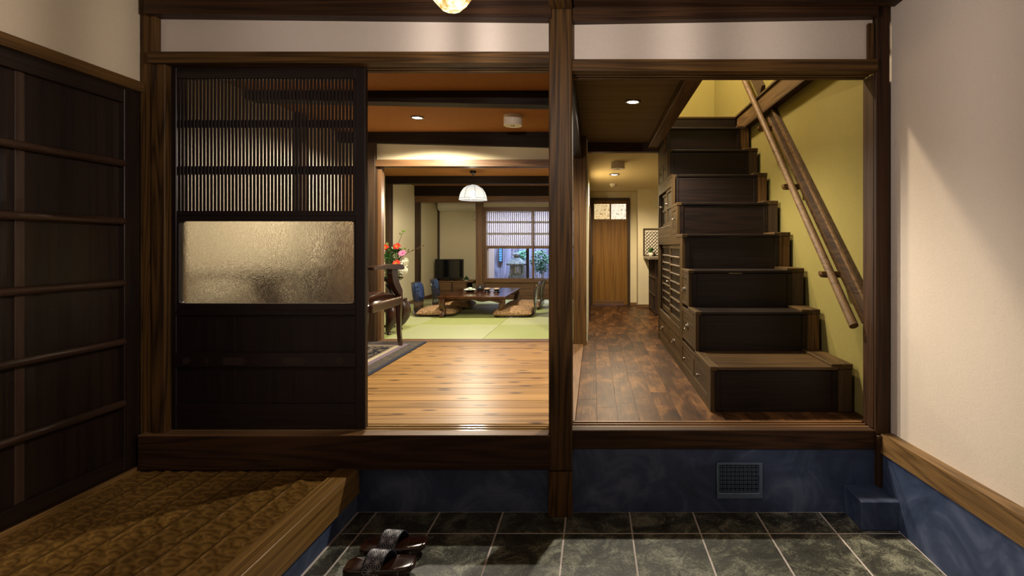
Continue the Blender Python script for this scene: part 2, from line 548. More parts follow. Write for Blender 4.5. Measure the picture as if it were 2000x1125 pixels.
# ---- raised hewn-plank platform on the left
pf = struct('floor', MB().box(-2.17, -1.15, -.7, 2.44, .10, .192), TIMBER_D['y'],
            'raised timber platform of adze-hewn planks below the left board door', 'floor')
rp = random.Random(3)
def hewn(x0, x1):
    y0, y1, st = .55, 2.442, .0075
    nu, nv = max(8, int((x1 - x0) / st)), int((y1 - y0) / st)
    rows = []
    dips = []
    yy = y0 - .03; r = 0
    while yy < y1 + .03:
        xx = x0 - .03 + (.036 if r % 2 else 0)
        while xx < x1 + .03:
            dips.append((xx + rp.uniform(-.016, .016), yy + rp.uniform(-.010, .010), rp.uniform(.042, .066), rp.uniform(.023, .036), rp.uniform(.009, .015)))
            xx += .072
        yy += .043; r += 1
    cell = {}
    for d in dips: cell.setdefault((int(d[0] // .07), int(d[1] // .07)), []).append(d)
    def h(x, y):
        m = 0.0
        cx, cy = int(x // .07), int(y // .07)
        for a in (cx - 1, cx, cx + 1):
            for b in (cy - 1, cy, cy + 1):
                for dx, dy, ra, rb, dep in cell.get((a, b), ()):
                    u, w = (x - dx) / ra, (y - dy) / rb
                    w += .5 * u
                    q = 1 - u * u - w * w
                    if q > 0: m = max(m, dep * q * (.85 - .35 * w))
        return m
    def fn(u, w):
        x = x0 + (x1 - x0) * u; y = y0 + (y1 - y0) * w
        e = .002 if u in (0, 1) else 0
        return (x, y, .222 - h(x, y) * min(1, .12 + min(x - x0, x1 - x) / .014) - e)
    g = MB().grid(fn, nu, nv)
    g.add([(x0, y0, .2015), (x1, y0, .2015), (x1, y1, .2015), (x0, y1, .2015), (x0, y0, .19), (x1, y0, .19), (x1, y1, .19), (x0, y1, .19)],
          [(0, 1, 5, 4), (1, 2, 6, 5), (2, 3, 7, 6), (3, 0, 4, 7)])
    return g
edges = [-2.145 + i * .1343 for i in range(8)]
for a, b in zip(edges[:-1], edges[1:]):
    hewn(a + .0012, b - .0012).build('plank', HEWN, pf, smooth=50)
MB().box(-1.205, -1.117, .5, 2.442, .095, .230, .003).build('edge_beam', EDGE, pf)
MB().box(-2.165, -2.147, .5, 2.44, .19, .236, .002).build('door_track', EDGE, pf)
struct('baseboard_left', MB().box(-1.20, -1.135, .3, 2.455, 0, .097), MORTAR,
       'blue grey mortar plinth under the hewn platform edge beam', 'plinth')

# ---- partition between entrance and rooms
struct('baseboard_back', MB().box(-2.25, -.20, 2.457, 2.55, -.02, .235), MORTAR,
       'blue grey mortar plinth under the left sill, beside the platform', 'plinth')
# right plinth with a square opening for the vent
m = MB()
vx0, vx1, vz0, vz1 = .5855, .8085, .066, .240
m.box(-.12, vx0, 2.455, 2.55, -.02, .31).box(vx1, 1.42, 2.455, 2.55, -.02, .31)
m.box(vx0, vx1, 2.455, 2.55, -.02, vz0).box(vx0, vx1, 2.455, 2.55, vz1, .31)
m.box(vx0, vx1, 2.53, 2.55, vz0, vz1)
struct('baseboard_back', m, MORTAR, 'blue grey mortar plinth under the right sill, around the vent grille', 'plinth')

sb = trim(MB().box(-2.14, -.205, 2.40, 2.462, .2235, .382, .003), TIMBER_D['x'], 'deep brown sill beam under the lattice door opening', 'sill')
MB().box(-2.14, -.215, 2.402, 2.462, .382, .387, .001).build('lit_top', INNER['x'], sb)  # paler cap: downlight on the sill top put into its colour
trim(MB().box(-.11, 1.345, 2.447, 2.50, .303, .394, .003), TIMBER_D['x'], 'slim brown sill beam above the vent grille', 'sill')
th = [(2.462, .37), (2.462, .387), (2.476, .387), (2.476, .380), (2.497, .380), (2.497, .387), (2.508, .387), (2.508, .380), (2.529, .380), (2.529, .387), (2.545, .387), (2.545, .37)]
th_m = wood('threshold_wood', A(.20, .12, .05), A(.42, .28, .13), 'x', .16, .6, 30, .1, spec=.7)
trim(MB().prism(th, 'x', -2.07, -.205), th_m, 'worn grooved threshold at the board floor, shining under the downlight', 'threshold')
th2 = [(y + .038, z + .006) for y, z in th]
trim(MB().prism(th2, 'x', -.11, 1.345), INNER['x'], 'grooved threshold in front of the step chest', 'threshold')

def kamoi(x0, x1, y0, zt, zb, label):
    g = zb + .012
    p = [(y0, zb), (y0, zt), (2.56, zt), (2.56, zb), (2.536, zb), (2.536, g), (2.515, g), (2.515, zb), (2.502, zb), (2.502, g), (2.481, g), (2.481, zb)]
    trim(MB().prism(p, 'x', x0, x1), TIMBER['x'], label, 'lintel')
kamoi(-2.107, -.205, 2.415, 2.192, 2.139, 'grooved brown lintel over the lattice door')
kamoi(-.11, 1.345, 2.425, 2.160, 2.104, 'grooved brown lintel over the stair opening')

struct('wall_back', MB().box(-2.11, -.2, 2.462, 2.55, 2.18, 2.42), PLASTER, 'white plaster band over the lattice door lintel', 'wall')
struct('wall_back', MB().box(-.11, 1.34, 2.462, 2.55, 2.15, 2.42), PLASTER, 'white plaster band over the stair opening lintel', 'wall')
trim(MB().hexa([(-2.11, 2.40, 2.365), (-.2, 2.40, 2.345), (-2.11, 2.55, 2.365), (-.2, 2.55, 2.345), (-2.11, 2.40, 2.66), (-.2, 2.40, 2.66), (-2.11, 2.55, 2.66), (-.2, 2.55, 2.66)]),
     TIMBER_D['x'], 'dark top beam behind the glass pendant', 'beam')
trim(MB().hexa([(-.1, 2.42, 2.338), (1.345, 2.42, 2.362), (-.1, 2.55, 2.338), (1.345, 2.55, 2.362), (-.1, 2.42, 2.50), (1.345, 2.42, 2.50), (-.1, 2.55, 2.50), (1.345, 2.55, 2.50)]),
     TIMBER_D['x'], 'dark top beam over the right plaster band', 'beam')
trim(MB().box(-.1, 1.425, 2.35, 2.42, 2.405, 2.66, .004), TIMBER_D['x'], 'uppermost dark beam reaching the right wall', 'beam')
trim(MB().box(-.208, -.102, -.6, 2.40, 2.385, 2.58, .004), TIMBER['y'], 'dark girder end meeting the top of the central post', 'beam')

cp = trim(MB().box(-.213, -.104, 2.412, 2.55, .214, 2.64, .005), TIMBER['z'], 'central brown pine post between the two openings', 'post')
MB().box(-.2145, -.1025, 2.404, 2.55, 0, .213, .004).build('post_foot', TIMBER['z'], cp)
trim(MB().box(-2.165, -2.10, 2.44, 2.55, .222, 2.64, .005), TIMBER['z'], 'corner post between the board door and lattice door', 'post')
trim(MB().box(-2.102, -2.037, 2.43, 2.56, .385, 2.139, .003), TIMBER['z'], 'left jamb of the lattice door opening', 'post')
trim(MB().box(-2.104, -2.082, 2.43, 2.47, 2.192, 2.37, .002), TIMBER['z'], 'short stub of jamb left of the white plaster band', 'post')
trim(MB().box(1.344, 1.40, 2.462, 2.56, .394, 2.104, .003), TIMBER_D['z'], 'right jamb of the stair opening', 'post')
trim(MB().box(1.3455, 1.411, 2.44, 2.462, .375, 2.45, .004), TIMBER_D['z'], 'dark corner post beside the right plaster wall', 'post')
trim(MB().box(1.345, 1.378, 2.42, 2.52, .13, .375, .003), TIMBER_D['z'], 'foot of the right corner post standing on the stone block', 'post')
trim(MB().box(1.31, 1.342, 2.445, 2.47, 2.16, 2.34, .002), TIMBER['z'], 'short stub of jamb right of the white plaster band', 'post')

# ---- entrance walls and ceiling
struct('wall_left', MB().box(-2.30, -2.168, -.75, 2.5, 2.03, 2.75), PLASTER_L, 'cream plaster wall above the left board door', 'wall')
struct('wall_left', MB().box(-2.30, -2.2, -.75, 2.56, -.02, 2.06), PLASTER, 'plain plaster wall beside and behind the left board door', 'wall')
trim(MB().box(-2.22, -2.140, -.7, 2.44, 2.004, 2.052, .003), TIMBER['y'], 'brown rail along the top of the left board door', 'rail')
struct('wall_right', MB().box(1.42, 1.56, -.75, 2.6, .35, 2.75), PLASTER, 'tall pinkish white plaster wall on the right', 'wall')
struct('baseboard_right', MB().hexa([(1.366, -.75, -.02), (1.56, -.75, -.02), (1.366, 2.46, -.02), (1.56, 2.46, -.02), (1.366, -.75, .42), (1.56, -.75, .42), (1.366, 2.46, .312), (1.56, 2.46, .312)]), MORTAR, 'blue grey mortar plinth under the right wall rail', 'plinth')
trim(MB().hexa([(1.356, -.7, .40), (1.45, -.7, .40), (1.356, 2.438, .296), (1.45, 2.438, .296), (1.364, -.7, .50), (1.45, -.7, .50), (1.364, 2.438, .383), (1.45, 2.438, .383)]),
     RAILW, 'golden brown timber rail along the foot of the right wall', 'rail')
struct('wall_front', MB().box(-2.3, 1.56, -.85, -.72, -.02, 2.75), PLASTER, 'plaster wall behind the viewer', 'wall')
struct('ceiling', MB().box(-2.3, 1.56, -.85, 2.56, 2.66, 2.75), TIMBER_D['x'], 'dark boarded ceiling over the entrance', 'ceiling')
struct('trim_0', MB().box(1.198, 1.370, 2.29, 2.456, 0, .131, .004), MORTAR, 'square mortar block under the right corner post', 'foundation block')

# ---- hall behind the right opening
hf = struct('floor', MB().box(-.095, 1.41, 2.575, 8.0, .34, .380), HALLF, 'dark brown strip floor of the hall beside the step chest', 'floor')
rh = random.Random(11)
w = .108
for c in range(14):
    x0 = -.092 + c * w; x1 = min(x0 + w, 1.40)
    yend = 7.66 if x0 < .60 or True else 2.8
    if x0 > .66: yend = 2.85
    y = 2.58 - rh.uniform(0, .5)
    while y < yend:
        L = rh.choice([.3, .36, .45, .6]) if y < 5.2 else rh.choice([.9, 1.1, 1.4])
        a, b = max(y, 2.585), min(y + L, yend)
        if b - a > .02:
            MB().box(x0 + .0002, x1 - .0002, a + .0002, b - .0002, .379, ZF, .0005).build('plank', HALLF, hf)
        y += L
trim(MB().box(-.19, -.094, 2.57, 4.60, .36, .393, .002), INNER['y'], 'pale sill strip along the left edge of the hall floor', 'threshold')
trim(MB().box(-.175, -.108, 2.56, 4.60, 2.06, 2.30), LACQ['y'], 'dark lintel along the left of the hall', 'lintel')
trim(MB().box(-.186, -.068, 4.60, 4.74, .36, 2.26, .004), TIMBER['z'], 'brown post on the left of the hall behind the central post', 'post')
struct('ceiling', MB().box(-.17, .56, 2.55, 4.98, 2.262, 2.44), CEIL_H, 'brown cloth ceiling with the hall downlight', 'ceiling')
trim(MB().box(.515, .612, 2.56, 4.98, 2.205, 2.45, .004), TIMBER['y'], 'brown beam along the stairwell edge of the hall ceiling', 'beam')
trim(MB().box(-.17, .62, 4.89, 4.98, 2.175, 2.45, .003), TIMBER_D['x'], 'dark cross beam at the end of the hall ceiling', 'beam')
def slope(y): return 2.187 - .0427 * (y - 4.98)
struct('ceiling', MB().hexa([(-.17, 4.981, slope(4.98)), (1.5, 4.981, slope(4.98)), (-.17, 7.75, slope(7.75)), (1.5, 7.75, slope(7.75)),
                             (-.17, 4.981, 2.45), (1.5, 4.981, 2.45), (-.17, 7.75, 2.45), (1.5, 7.75, 2.45)]), CEIL_F,
       'pale olive ceiling at the far end of the hall', 'ceiling')
struct('wall_left', MB().box(-.10, -.06, 4.74, 7.7, .36, 2.4), PLASTER_H, 'narrow strip of pale wall left of the end door', 'wall')
trim(MB().box(-.062, -.045, 6.1, 6.9, .39, 1.75, .002), TIMBER_D['z'], 'thin door casing on the pale wall left of the end door', 'casing')
# end wall with the door opening, and the nearer corner on its right
m = MB().box(-.10, -.055, 7.60, 7.70, .36, 2.4).box(.535, .70, 7.60, 7.70, .36, 2.4).box(-.055, .535, 7.60, 7.70, 1.985, 2.4)
struct('wall_back', m, PLASTER_H, 'pale wall around the door at the end of the hall', 'wall')
struct('wall_back', MB().box(.632, 1.5, 7.34, 7.60, .36, 2.4), PLASTER_H, 'pale corner wall right of the end door, behind the lattice panel', 'wall')
struct('baseboard_back', MB().box(.535, .632, 7.588, 7.602, .39, .435, .002).box(.62, 1.42, 7.325, 7.345, .39, .435, .002), INNER['x'], 'low brown skirting right of the end door', 'skirting')

# ---- stair side and upstairs shell
struct('wall_right', MB().box(1.40, 1.46, 2.56, 8.0, .36, 4.7), PLASTER_Y, 'yellow green plaster wall behind the stair handrail', 'wall')
struct('wall_back', MB().box(-.6, 1.46, 5.95, 6.05, 2.45, 4.7), PLASTER_Y, 'bright yellow plaster wall seen at the top of the stair', 'wall')
struct('wall_left', MB().box(-.7, -.6, 2.45, 6.05, 2.45, 4.7), PLASTER_Y, 'yellow upstairs wall, out of view', 'wall')
struct('wall_front', MB().box(-.7, 1.46, 2.45, 2.56, 2.45, 4.7), PLASTER_Y, 'yellow upstairs wall above the stair opening, out of view', 'wall')
struct('ceiling', MB().box(-.7, 1.46, 2.45, 6.05, 4.6, 4.7), PLASTER_Y, 'upstairs ceiling, out of view', 'ceiling')
struct('floor', MB().box(-.7, .52, 2.56, 5.95, 2.452, 2.49).box(.5, 1.40, 4.99, 5.95, 2.452, 2.475), INNER_D['x'], 'upstairs landing boards at the top of the stair', 'floor')
t = trim(MB().box(1.345, 1.40, 2.57, 5.0, 2.345, 2.48, .003), HANDR, 'brown beam along the wall at the top right of the stairwell', 'beam')
MB().box(1.333, 1.40, 2.57, 5.0, 2.48, 2.50, .002).build('cap_board', INNER_D['y'], t)
MB().box(1.340, 1.40, 2.57, 5.0, 2.328, 2.345, .002).build('lower_board', TIMBER_D['y'], t)

# ---- board-floored room behind the left opening
rf = struct('floor', MB().box(-2.82, -.19, 2.545, 4.75, .34, .379), PINE, 'golden pine board floor behind the left opening', 'floor')
rb = random.Random(5)
yb = 2.548; k = 0
while yb < 4.71:
    y1 = min(yb + .1275, 4.712)
    cuts = [-2.8, -.19]
    for a, b in zip(cuts[:-1], cuts[1:]):
        MB().box(a + .0006, b - .0006, yb + .0008, y1 - .0008, .378, ZF, .002).build('plank', PINE, rf)
    yb = y1; k += 1
trim(MB().box(-2.0, -.11, 4.715, 4.845, .34, .396, .003), INNER['x'], 'brown threshold between pine boards and tatami', 'threshold')
struct('wall_left', MB().box(-2.92, -2.80, 4.78, 9.3, .30, 2.5), PLASTER_T, 'cream plaster wall along the left of the tatami room', 'wall')
struct('wall_front', MB().box(-2.9, -2.105, 2.552, 2.60, .30, 2.5), PLASTER_T, 'inner side of the entrance wall left of the lattice door', 'wall')
struct('wall_front', MB().box(-2.9, -.1, 2.551, 2.60, 2.16, 2.5), PLASTER_T, 'inner side of the entrance wall over the lattice door', 'wall')
struct('ceiling', MB().box(-2.9, -.17, 2.552, 4.85, 2.322, 2.44), CEIL_O, 'orange brown ceiling over the pine board room', 'ceiling')
def sag(x0, x1, y0, y1, z0, z1, zt, b='x'):
    return MB().hexa([(x0, y0, z0), (x1, y0, z1), (x0, y1, z0 + .004), (x1, y1, z1 + .004), (x0, y0, zt), (x1, y0, zt), (x0, y1, zt), (x1, y1, zt)])
trim(sag(-2.8, -.17, 3.45, 3.575, 2.275, 2.222, 2.33), BEAM, 'near dark beam on the orange ceiling of the pine board room', 'beam')
trim(sag(-2.8, -.17, 4.70, 4.85, 2.243, 2.178, 2.33), BEAM, 'dark header beam over the cream band between the two rooms', 'beam')
struct('wall_back', MB().box(-2.1, -.11, 4.765, 4.84, 2.06, 2.30), PLASTER_T, 'cream plaster band above the opening to the tatami room', 'wall')
lk = [(4.735, 2.012), (4.735, 2.074), (4.86, 2.074), (4.86, 2.012), (4.835, 2.012), (4.835, 2.022), (4.81, 2.022), (4.81, 2.012), (4.79, 2.012), (4.79, 2.022), (4.765, 2.022), (4.765, 2.012)]
trim(MB().prism(lk, 'x', -2.03, -.11), INNER['x'], 'grooved lintel between the pine board room and tatami room', 'lintel')
trim(MB().box(-2.108, -2.020, 4.72, 4.82, .385, 2.30, .003), INNER_D['z'], 'brown post behind the armchair at the tatami opening', 'post')
trim(MB().box(-2.036, -1.985, 4.78, 4.85, .39, 2.012, .002), INNER['z'], 'lighter edge post facing the tatami room opening', 'post')
struct('wall_left', MB().box(-2.46, -2.35, 2.55, 4.78, .30, 2.5), PLASTER_A, 'cream plaster wall on the left of the pine board room, behind the lattice', 'wall')
trim(MB().box(-2.352, -2.30, 4.02, 4.12, .39, 2.33, .002), INNER_D['z'], 'dark wall post in the pine board room, behind the lattice', 'post')
d = thing('door_2', 'brown wooden sliding screen left of the tatami opening, seen through the lattice', 'door', (-2.23, 4.78, .39), kind='structure')
MB().box(-2.349, -2.108, 4.765, 4.795, .392, 2.02, .002).build('door_leaf', INNER['z'], d)
struct('wall_back', MB().box(-2.80, -2.108, 4.765, 4.84, 2.02, 2.33), PLASTER_T, 'cream plaster over the brown sliding screen', 'wall')

# ---- tatami room
tf = struct('floor', MB().box(-2.80, -.10, 4.84, 8.66, .34, .372), INNER['x'], 'tatami floor of square green mats around the low table', 'floor')
ys = [4.847, 5.76, 6.67, 7.58, 8.49]
xs = [-2.80, -1.97, -1.06, -.11]
for r in range(4):
    for c in range(3):
        MB().box(xs[c] + .0012, xs[c + 1] - .0012, ys[r] + .0012, ys[r + 1] - .0012, .37, ZF, .003).build('tatami_mat', (TATAMI_A, TATAMI_B)[(r + c) % 2], tf)
MB().box(-2.80, -.10, 8.493, 8.62, .36, .388, .002).build('border_board', INNER['x'], tf)
struct('wall_back', MB().box(-2.82, -1.95, 9.20, 9.30, .3, 2.4), PLASTER_T, 'cream plaster wall behind the television', 'wall')
struct('wall_right', MB().box(-1.975, -1.90, 8.74, 9.25, .3, 2.4), PLASTER_T, 'short return wall between television corner and window', 'wall')
struct('floor', MB().box(-2.80, -1.95, 8.62, 9.22, .34, .389), INNER['x'], 'boarded floor of the television corner', 'floor')
struct('wall_right', MB().box(-.105, -.062, 4.845, 8.75, .3, 2.4), PLASTER_T, 'cream plaster wall on the right of the tatami room', 'wall')
struct('ceiling', MB().box(-2.9, -.06, 4.85, 9.3, 2.212, 2.32), CEIL_O, 'orange brown ceiling over the tatami room', 'ceiling')
trim(MB().box(-2.80, -.105, 6.86, 6.98, 2.110, 2.215, .003), BEAM, 'dark ceiling beam just behind the paper pendant', 'beam')
trim(MB().box(-2.80, -.105, 7.98, 8.12, 2.055, 2.215, .003), BEAM, 'dark upper beam in front of the television corner', 'beam')
trim(MB().box(-2.80, -.105, 7.985, 8.12, 1.955, 2.053, .003), INNER['x'], 'brown header board under the dark upper beam', 'lintel')
trim(MB().box(-2.812, -2.735, 6.87, 6.97, .39, 2.112, .002), INNER_D['z'], 'brown wall post behind the flower arrangement', 'post')
trim(MB().box(-2.812, -2.735, 8.0, 8.10, .39, 2.0, .002), INNER_D['z'], 'brown wall post behind the left floor chairs', 'post')
trim(MB().box(-2.812, -2.772, 9.16, 9.22, .39, 2.2, .002), INNER_D['z'], 'slim corner post behind the television', 'post')
trim(MB().box(-1.985, -1.872, 8.60, 8.72, .39, 2.2, .003), INNER['z'], 'brown post between television corner and garden window', 'post')
struct('wall_back', MB().box(-1.88, -.105, 8.68, 8.74, 1.93, 2.25), PLASTER_T, 'narrow plaster strip above the garden window', 'wall')
struct('baseboard_left', MB().box(-2.806, -2.785, 4.85, 9.2, .388, .44, .002), INNER['y'], 'low brown skirting along the cream tatami room wall', 'skirting')

# ---- window to the garden: frame, paper screens with slats, clear panes, lower boards
win = thing('window_1', 'garden window with slatted paper screen above and clear glass below', 'window', (-1.02, 8.66, .43), kind='structure')
YG = 8.66
fr = MB()
fr.box(-1.872, -.11, 8.625, 8.70, 1.862, 1.925, .002)          # head
fr.box(-1.872, -.11, 8.62, 8.71, .655, .708, .002)             # sill rail
fr.box(-1.872, -.11, 8.62, 8.71, .39, .432, .002)
fr.box(-1.872, -1.848, 8.63, 8.70, .43, 1.87, .002)
fr.build('window_frame', INNER['x'], win)
for a, b, yy in ((-1.848, -1.010, 8.655), (-1.045, -.205, 8.685)):
    sash = MB().box(a, a + .032, yy - .013, yy + .013, .708, 1.862, .002).box(b - .034, b, yy - .013, yy + .013, .708, 1.862, .002)
    sash.box(a + .032, b - .034, yy - .013, yy + .013, 1.228, 1.276, .002)
    sash.box(a + .032, b - .034, yy - .013, yy + .013, .708, .728, .001)
    so = sash.build('sash', INNER['z'], win)
    MB().box(a + .032, b - .034, yy - .002, yy + .002, .728, 1.228).build('pane', CLEAR, so)
    MB().box(a + .032, b - .034, yy - .006, yy - .0045, 1.276, 1.862).build('paper_screen', PAPER, so)
    n = 22
    sl = MB().box(-.0065, .0065, yy - .003, yy + .008, 1.277, 1.861).mesh('slat', INNER_D['z'], centre=(0, yy, 1.569))
    for i in range(n):
        x = a + .032 + (b - a - .066) * (i + .5) / n
        share('slat', sl, (x, yy, 1.569), so)
    for z in (1.663, 1.469):
        MB().box(a + .032, b - .034, yy - .0035, yy + .006, z, z + .028).build('cross_bar', INNER_D['x'], so)
for a, b in ((-1.848, -1.04), (-1.015, -.21)):
    MB().box(a, b, 8.66, 8.68, .432, .655, .001).build('lower_board', INNER['x'], win)
MB().box(-1.04, -1.015, 8.64, 8.70, .432, .655, .001).build('lower_stile', INNER['z'], win)
trim(MB().box(-.21, -.105, 8.60, 8.72, .39, 2.2, .003), INNER['z'], 'right end post of the garden window', 'post')
# =================================================================== LATTICE DOOR
YD = 2.470
dx = lambda x: px(x, YD)
dz = lambda y: pz(y, YD)
ld = thing('door_1', 'dark sliding lattice door with frosted glass pane and carved strip', 'door', (dx(520), 2.485, dz(838)), kind='structure')
yf, yb_ = 2.468, 2.500
MB().box(dx(324), dx(345), yf, yb_, dz(838), dz(131), .003).build('stile', LACQ['z'], ld)
MB().box(dx(694), dx(713.5), yf, yb_, dz(838), dz(131), .003).build('stile', LACQ['z'], ld)
MB().box(dx(345), dx(694), yf, yb_, dz(154), dz(131), .003).build('top_rail', LACQ['x'], ld)
MB().box(dx(345), dx(694), yf, yb_, dz(422), dz(412), .002).build('middle_rail', LACQ['x'], ld)
MB().box(dx(345), dx(694), yf - .004, yb_, dz(616), dz(605), .003).build('middle_rail', LACQ['x'], ld)
MB().box(dx(345), dx(694), yf, yb_, dz(838), dz(789), .003).build('bottom_rail', LACQ['x'], ld)
sl = MB().box(-.0061, .0061, -.002, .002, dz(412), dz(154), .0006).mesh('slat', LACQ['z'], centre=(0, 0, dz(283)))
for i in range(50):
    x = dx(345) + (dx(694) - dx(345)) * (i + .5) / 50
    share('slat', sl, (x, yf + .008, dz(283)), ld)
for a, b in ((248, 233), (340, 323.5)):
    MB().box(dx(345), dx(694), yf + .014, yf + .026, dz(a), dz(b), .002).build('cross_bar', LACQ['x'], ld)
# glass surround with rounded corners
def rrect(x0, x1, z0, z1, r, n=5):
    p = []
    for cx, cz, a0 in ((x1 - r, z1 - r, 0), (x0 + r, z1 - r, 90), (x0 + r, z0 + r, 180), (x1 - r, z0 + r, 270)):
        for i in range(n + 1):
            a = math.radians(a0 + 90 * i / n); p.append((cx + r * math.cos(a), cz + r * math.sin(a)))
    return p
def ring_frame(x0, x1, z0, z1, hx0, hx1, hz0, hz1, r, y0, y1, lip=.004):
    inn = rrect(hx0, hx1, hz0, hz1, r); out = rrect(x0, x1, z0, z1, .0005); out2 = rrect(hx0 - lip, hx1 + lip, hz0 - lip, hz1 + lip, r + lip)
    n = len(inn); V = []; F = []
    for ring, y in ((out, y1), (out, y0), (out2, y0), (inn, y0 + lip), (inn, y1)):
        V += [(x, y, z) for x, z in ring]
    for a in range(4):
        for i in range(n):
            j = (i + 1) % n
            F.append((a * n + i, a * n + j, (a + 1) * n + j, (a + 1) * n + i))
    for i in range(n):
        j = (i + 1) % n
        F.append((4 * n + i, 4 * n + j, j, i))
    return MB().add(V, F)
gf = ring_frame(dx(345), dx(694), dz(605), dz(422), dx(351), dx(690.5), dz(593), dz(432), .014, yf + .001, yb_ - .004).build('glass_frame', LACQ['x'], ld, smooth=35)
MB().box(dx(349), dx(692), yf + .016, yf + .019, dz(595), dz(430)).build('pane', FROST, gf)
for a, b in ((345, 456), (456, 583), (583, 694)):
    MB().box(dx(a) + .0004, dx(b) - .0004, yf + .012, yf + .022, dz(789), dz(616), .0008).build('panel_board', LACQ['z'], ld)
cs = MB().box(dx(341), dx(695), yf - .008, yf + .012, dz(716.5), dz(688), .003).build('carved_strip', plain('carved_dark_wood', A(.010, .004, .004), .35, 0, .2, 60), ld)
brz = plain('dark_bronze', A(.045, .028, .026), .45, .5, .3, 60)
def motif(poly): return MB().prism([(dx(x), dz(y)) for x, y in poly], 'y', yf - .012, yf - .006)
def star(cx, cy, r1, r2, n, ph=0):
    return [(cx + (r1 if i % 2 == 0 else r2) * math.cos(math.pi * i / n + ph), cy + .85 * (r1 if i % 2 == 0 else r2) * math.sin(math.pi * i / n + ph)) for i in range(2 * n)]
for cx in (367.5, 666): motif(star(cx, 704, 9, 7, 6)).build('rosette', brz, cs)
for cx in (407.5, 627): motif(star(cx, 704, 8, 2.6, 4, math.pi / 2)).build('star_ornament', brz, cs)
for cx in (459, 575):
    motif([(cx - 27, 705), (cx - 20, 703), (cx - 21, 698), (cx - 16, 697), (cx + 18, 697), (cx + 21, 701), (cx + 29, 704), (cx + 22, 707), (cx + 20, 712), (cx - 19, 712), (cx - 20, 707)]).build('plaque', brz, cs)
m = MB()
for r in (1.0, .55):
    p = [(dx(517 + 20 * r * u), yf - .009, dz(704 + 9 * r * v)) for u, v in ((1, 0), (0, 1), (-1, 0), (0, -1))]
    m.tube(p, .0022, 5, closed=True)
m.build('diamond_ornament', brz, cs)
MB().prism(rrect(dx(327), dx(331.5), dz(520), dz(491), .004), 'y', yf - .0015, yf + .002).build('finger_pull', BLACK, ld)

# =================================================================== BOARD DOOR ON THE LEFT
bd = thing('door_3', 'tall dark board door with five round rails along the left wall', 'door', (-2.18, 1.93, .236), kind='structure')
XL0, XL1 = -2.198, -2.162
MB().box(XL0, XL1, 2.358, 2.436, .24, 1.998, .002).build('stile', BOARD['z'], bd)
MB().box(XL0, XL1, 1.42, 1.49, .24, 1.998, .002).build('stile', BOARD['z'], bd)
MB().box(XL0, XL1, 1.49, 2.358, 1.936, 1.998, .002).build('top_rail', BOARD['y'], bd)
MB().box(XL0, XL1, 1.49, 2.358, .24, .30, .002).build('bottom_rail', BOARD['y'], bd)
for a, b in ((1.49, 1.64), (1.64, 1.79), (1.79, 1.935), (1.96, 2.09), (2.09, 2.22), (2.22, 2.358)):
    MB().box(XL0, -2.188, a + .0002, b - .0002, .298, 1.94).build('board', BOARD['z'], bd)
MB().box(XL0, -2.180, 1.928, 1.962, .298, 1.94, .002).build('centre_stile', wood('door_stile', A(.028, .015, .009), A(.06, .034, .02), 'z', .4, 1, 18, .2), bd)
for z in (1.656, 1.389, 1.105, .835, .549):
    MB().tube([(-2.168, 1.46, z), (-2.168, 2.357, z)], .0165, 14).build('round_rail', ROUNDR, bd, smooth=40)
MB().prism(rrect(2.388, 2.404, 1.01, 1.095, .003), 'x', XL1 - .004, XL1 + .001).build('finger_pull', BLACK, bd)
trim(MB().box(-2.215, -2.15, .6, 2.44, .20, .2375, .001), TIMBER_D['y'], 'dark strip under the left board door', 'threshold')

# =================================================================== STEP CHEST
XA, XB = .621, 1.300            # left face, right end of the steps
def sy(k): return 2.725 if k == 1 else 3.12 + .237 * (k - 2)
def sz(k): return ZF + .242 * k
sc = thing('step_chest', 'dark wooden step chest stair with drawers and slatted cupboard in its side', 'stairs', (.96, 3.8, ZF))
YE = 4.945
for k in range(1, 9):
    y0, y1, z0, z1 = sy(k), sy(k + 1), sz(k - 1), sz(k)
    # riser: stile on the left, recessed board, lip of the tread above
    MB().box(XA + .0225, XA + .052, y0 + .001, y0 + .022, z0 + (.0 if k == 1 else .001), z1 - .022, .002).build('stile', CHEST_SHADE, sc)
    MB().box(XA + .052, XB, y0 + .008, y0 + .020, z0, z1 - .022, .001).build('riser', CHEST_SHADE, sc)
    MB().box(XB - .03, XB, y0 + .001, y0 + .02, z0, z1 - .022, .001).build('stile', CHEST_SHADE, sc)
    if k == 1:
        MB().box(XA + .05, XB - .03, y0 + .002, y0 + .012, z0, z0 + .028, .001).build('bottom_rail', CHEST_SHADE, sc)
    yt = y1 + .02
    n = .004
    MB().box(XA + .035, XB, y0 - n, yt, z1 - .019, z1, .003).build('tread', CHEST_SHADE if k > 1 else wood('first_tread', A(.026, .014, .005), A(.085, .048, .019), 'x', .38, .9, 24, .3), sc)
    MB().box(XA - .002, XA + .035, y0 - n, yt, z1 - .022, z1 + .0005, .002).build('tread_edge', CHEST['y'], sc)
    # right-hand stepped end post, paler end grain
    MB().box(XB, XB + .078, y0 + .004, y0 + .05, z0 - (.0 if k == 1 else .02), z1 - .016, .003).build('end_post', INNER_D['z'] if k % 2 else TIMBER['z'], sc)
    MB().box(XB - .035, XB + .080, y0, yt - .02, z1 - .016, z1 + .014, .003).build('end_cap', CHEST['y'], sc)
    if k < 8:
        MB().box(XB + .01, XB + .074, y0 + .05, y1 + .004, z0, z1 - .016, .001).build('end_panel', CHEST['y'], sc)
# top step meets the landing
MB().box(XA, 1.332, sy(9) + .03, sy(9) + .06, sz(8), pz(228, 4.81), .003).build('riser', CHEST_SHADE, sc)
MB().box(XA, 1.332, sy(9) + .026, 4.99, pz(228, 4.81) - .02, pz(228, 4.81), .003).build('tread', CHEST['x'], sc)
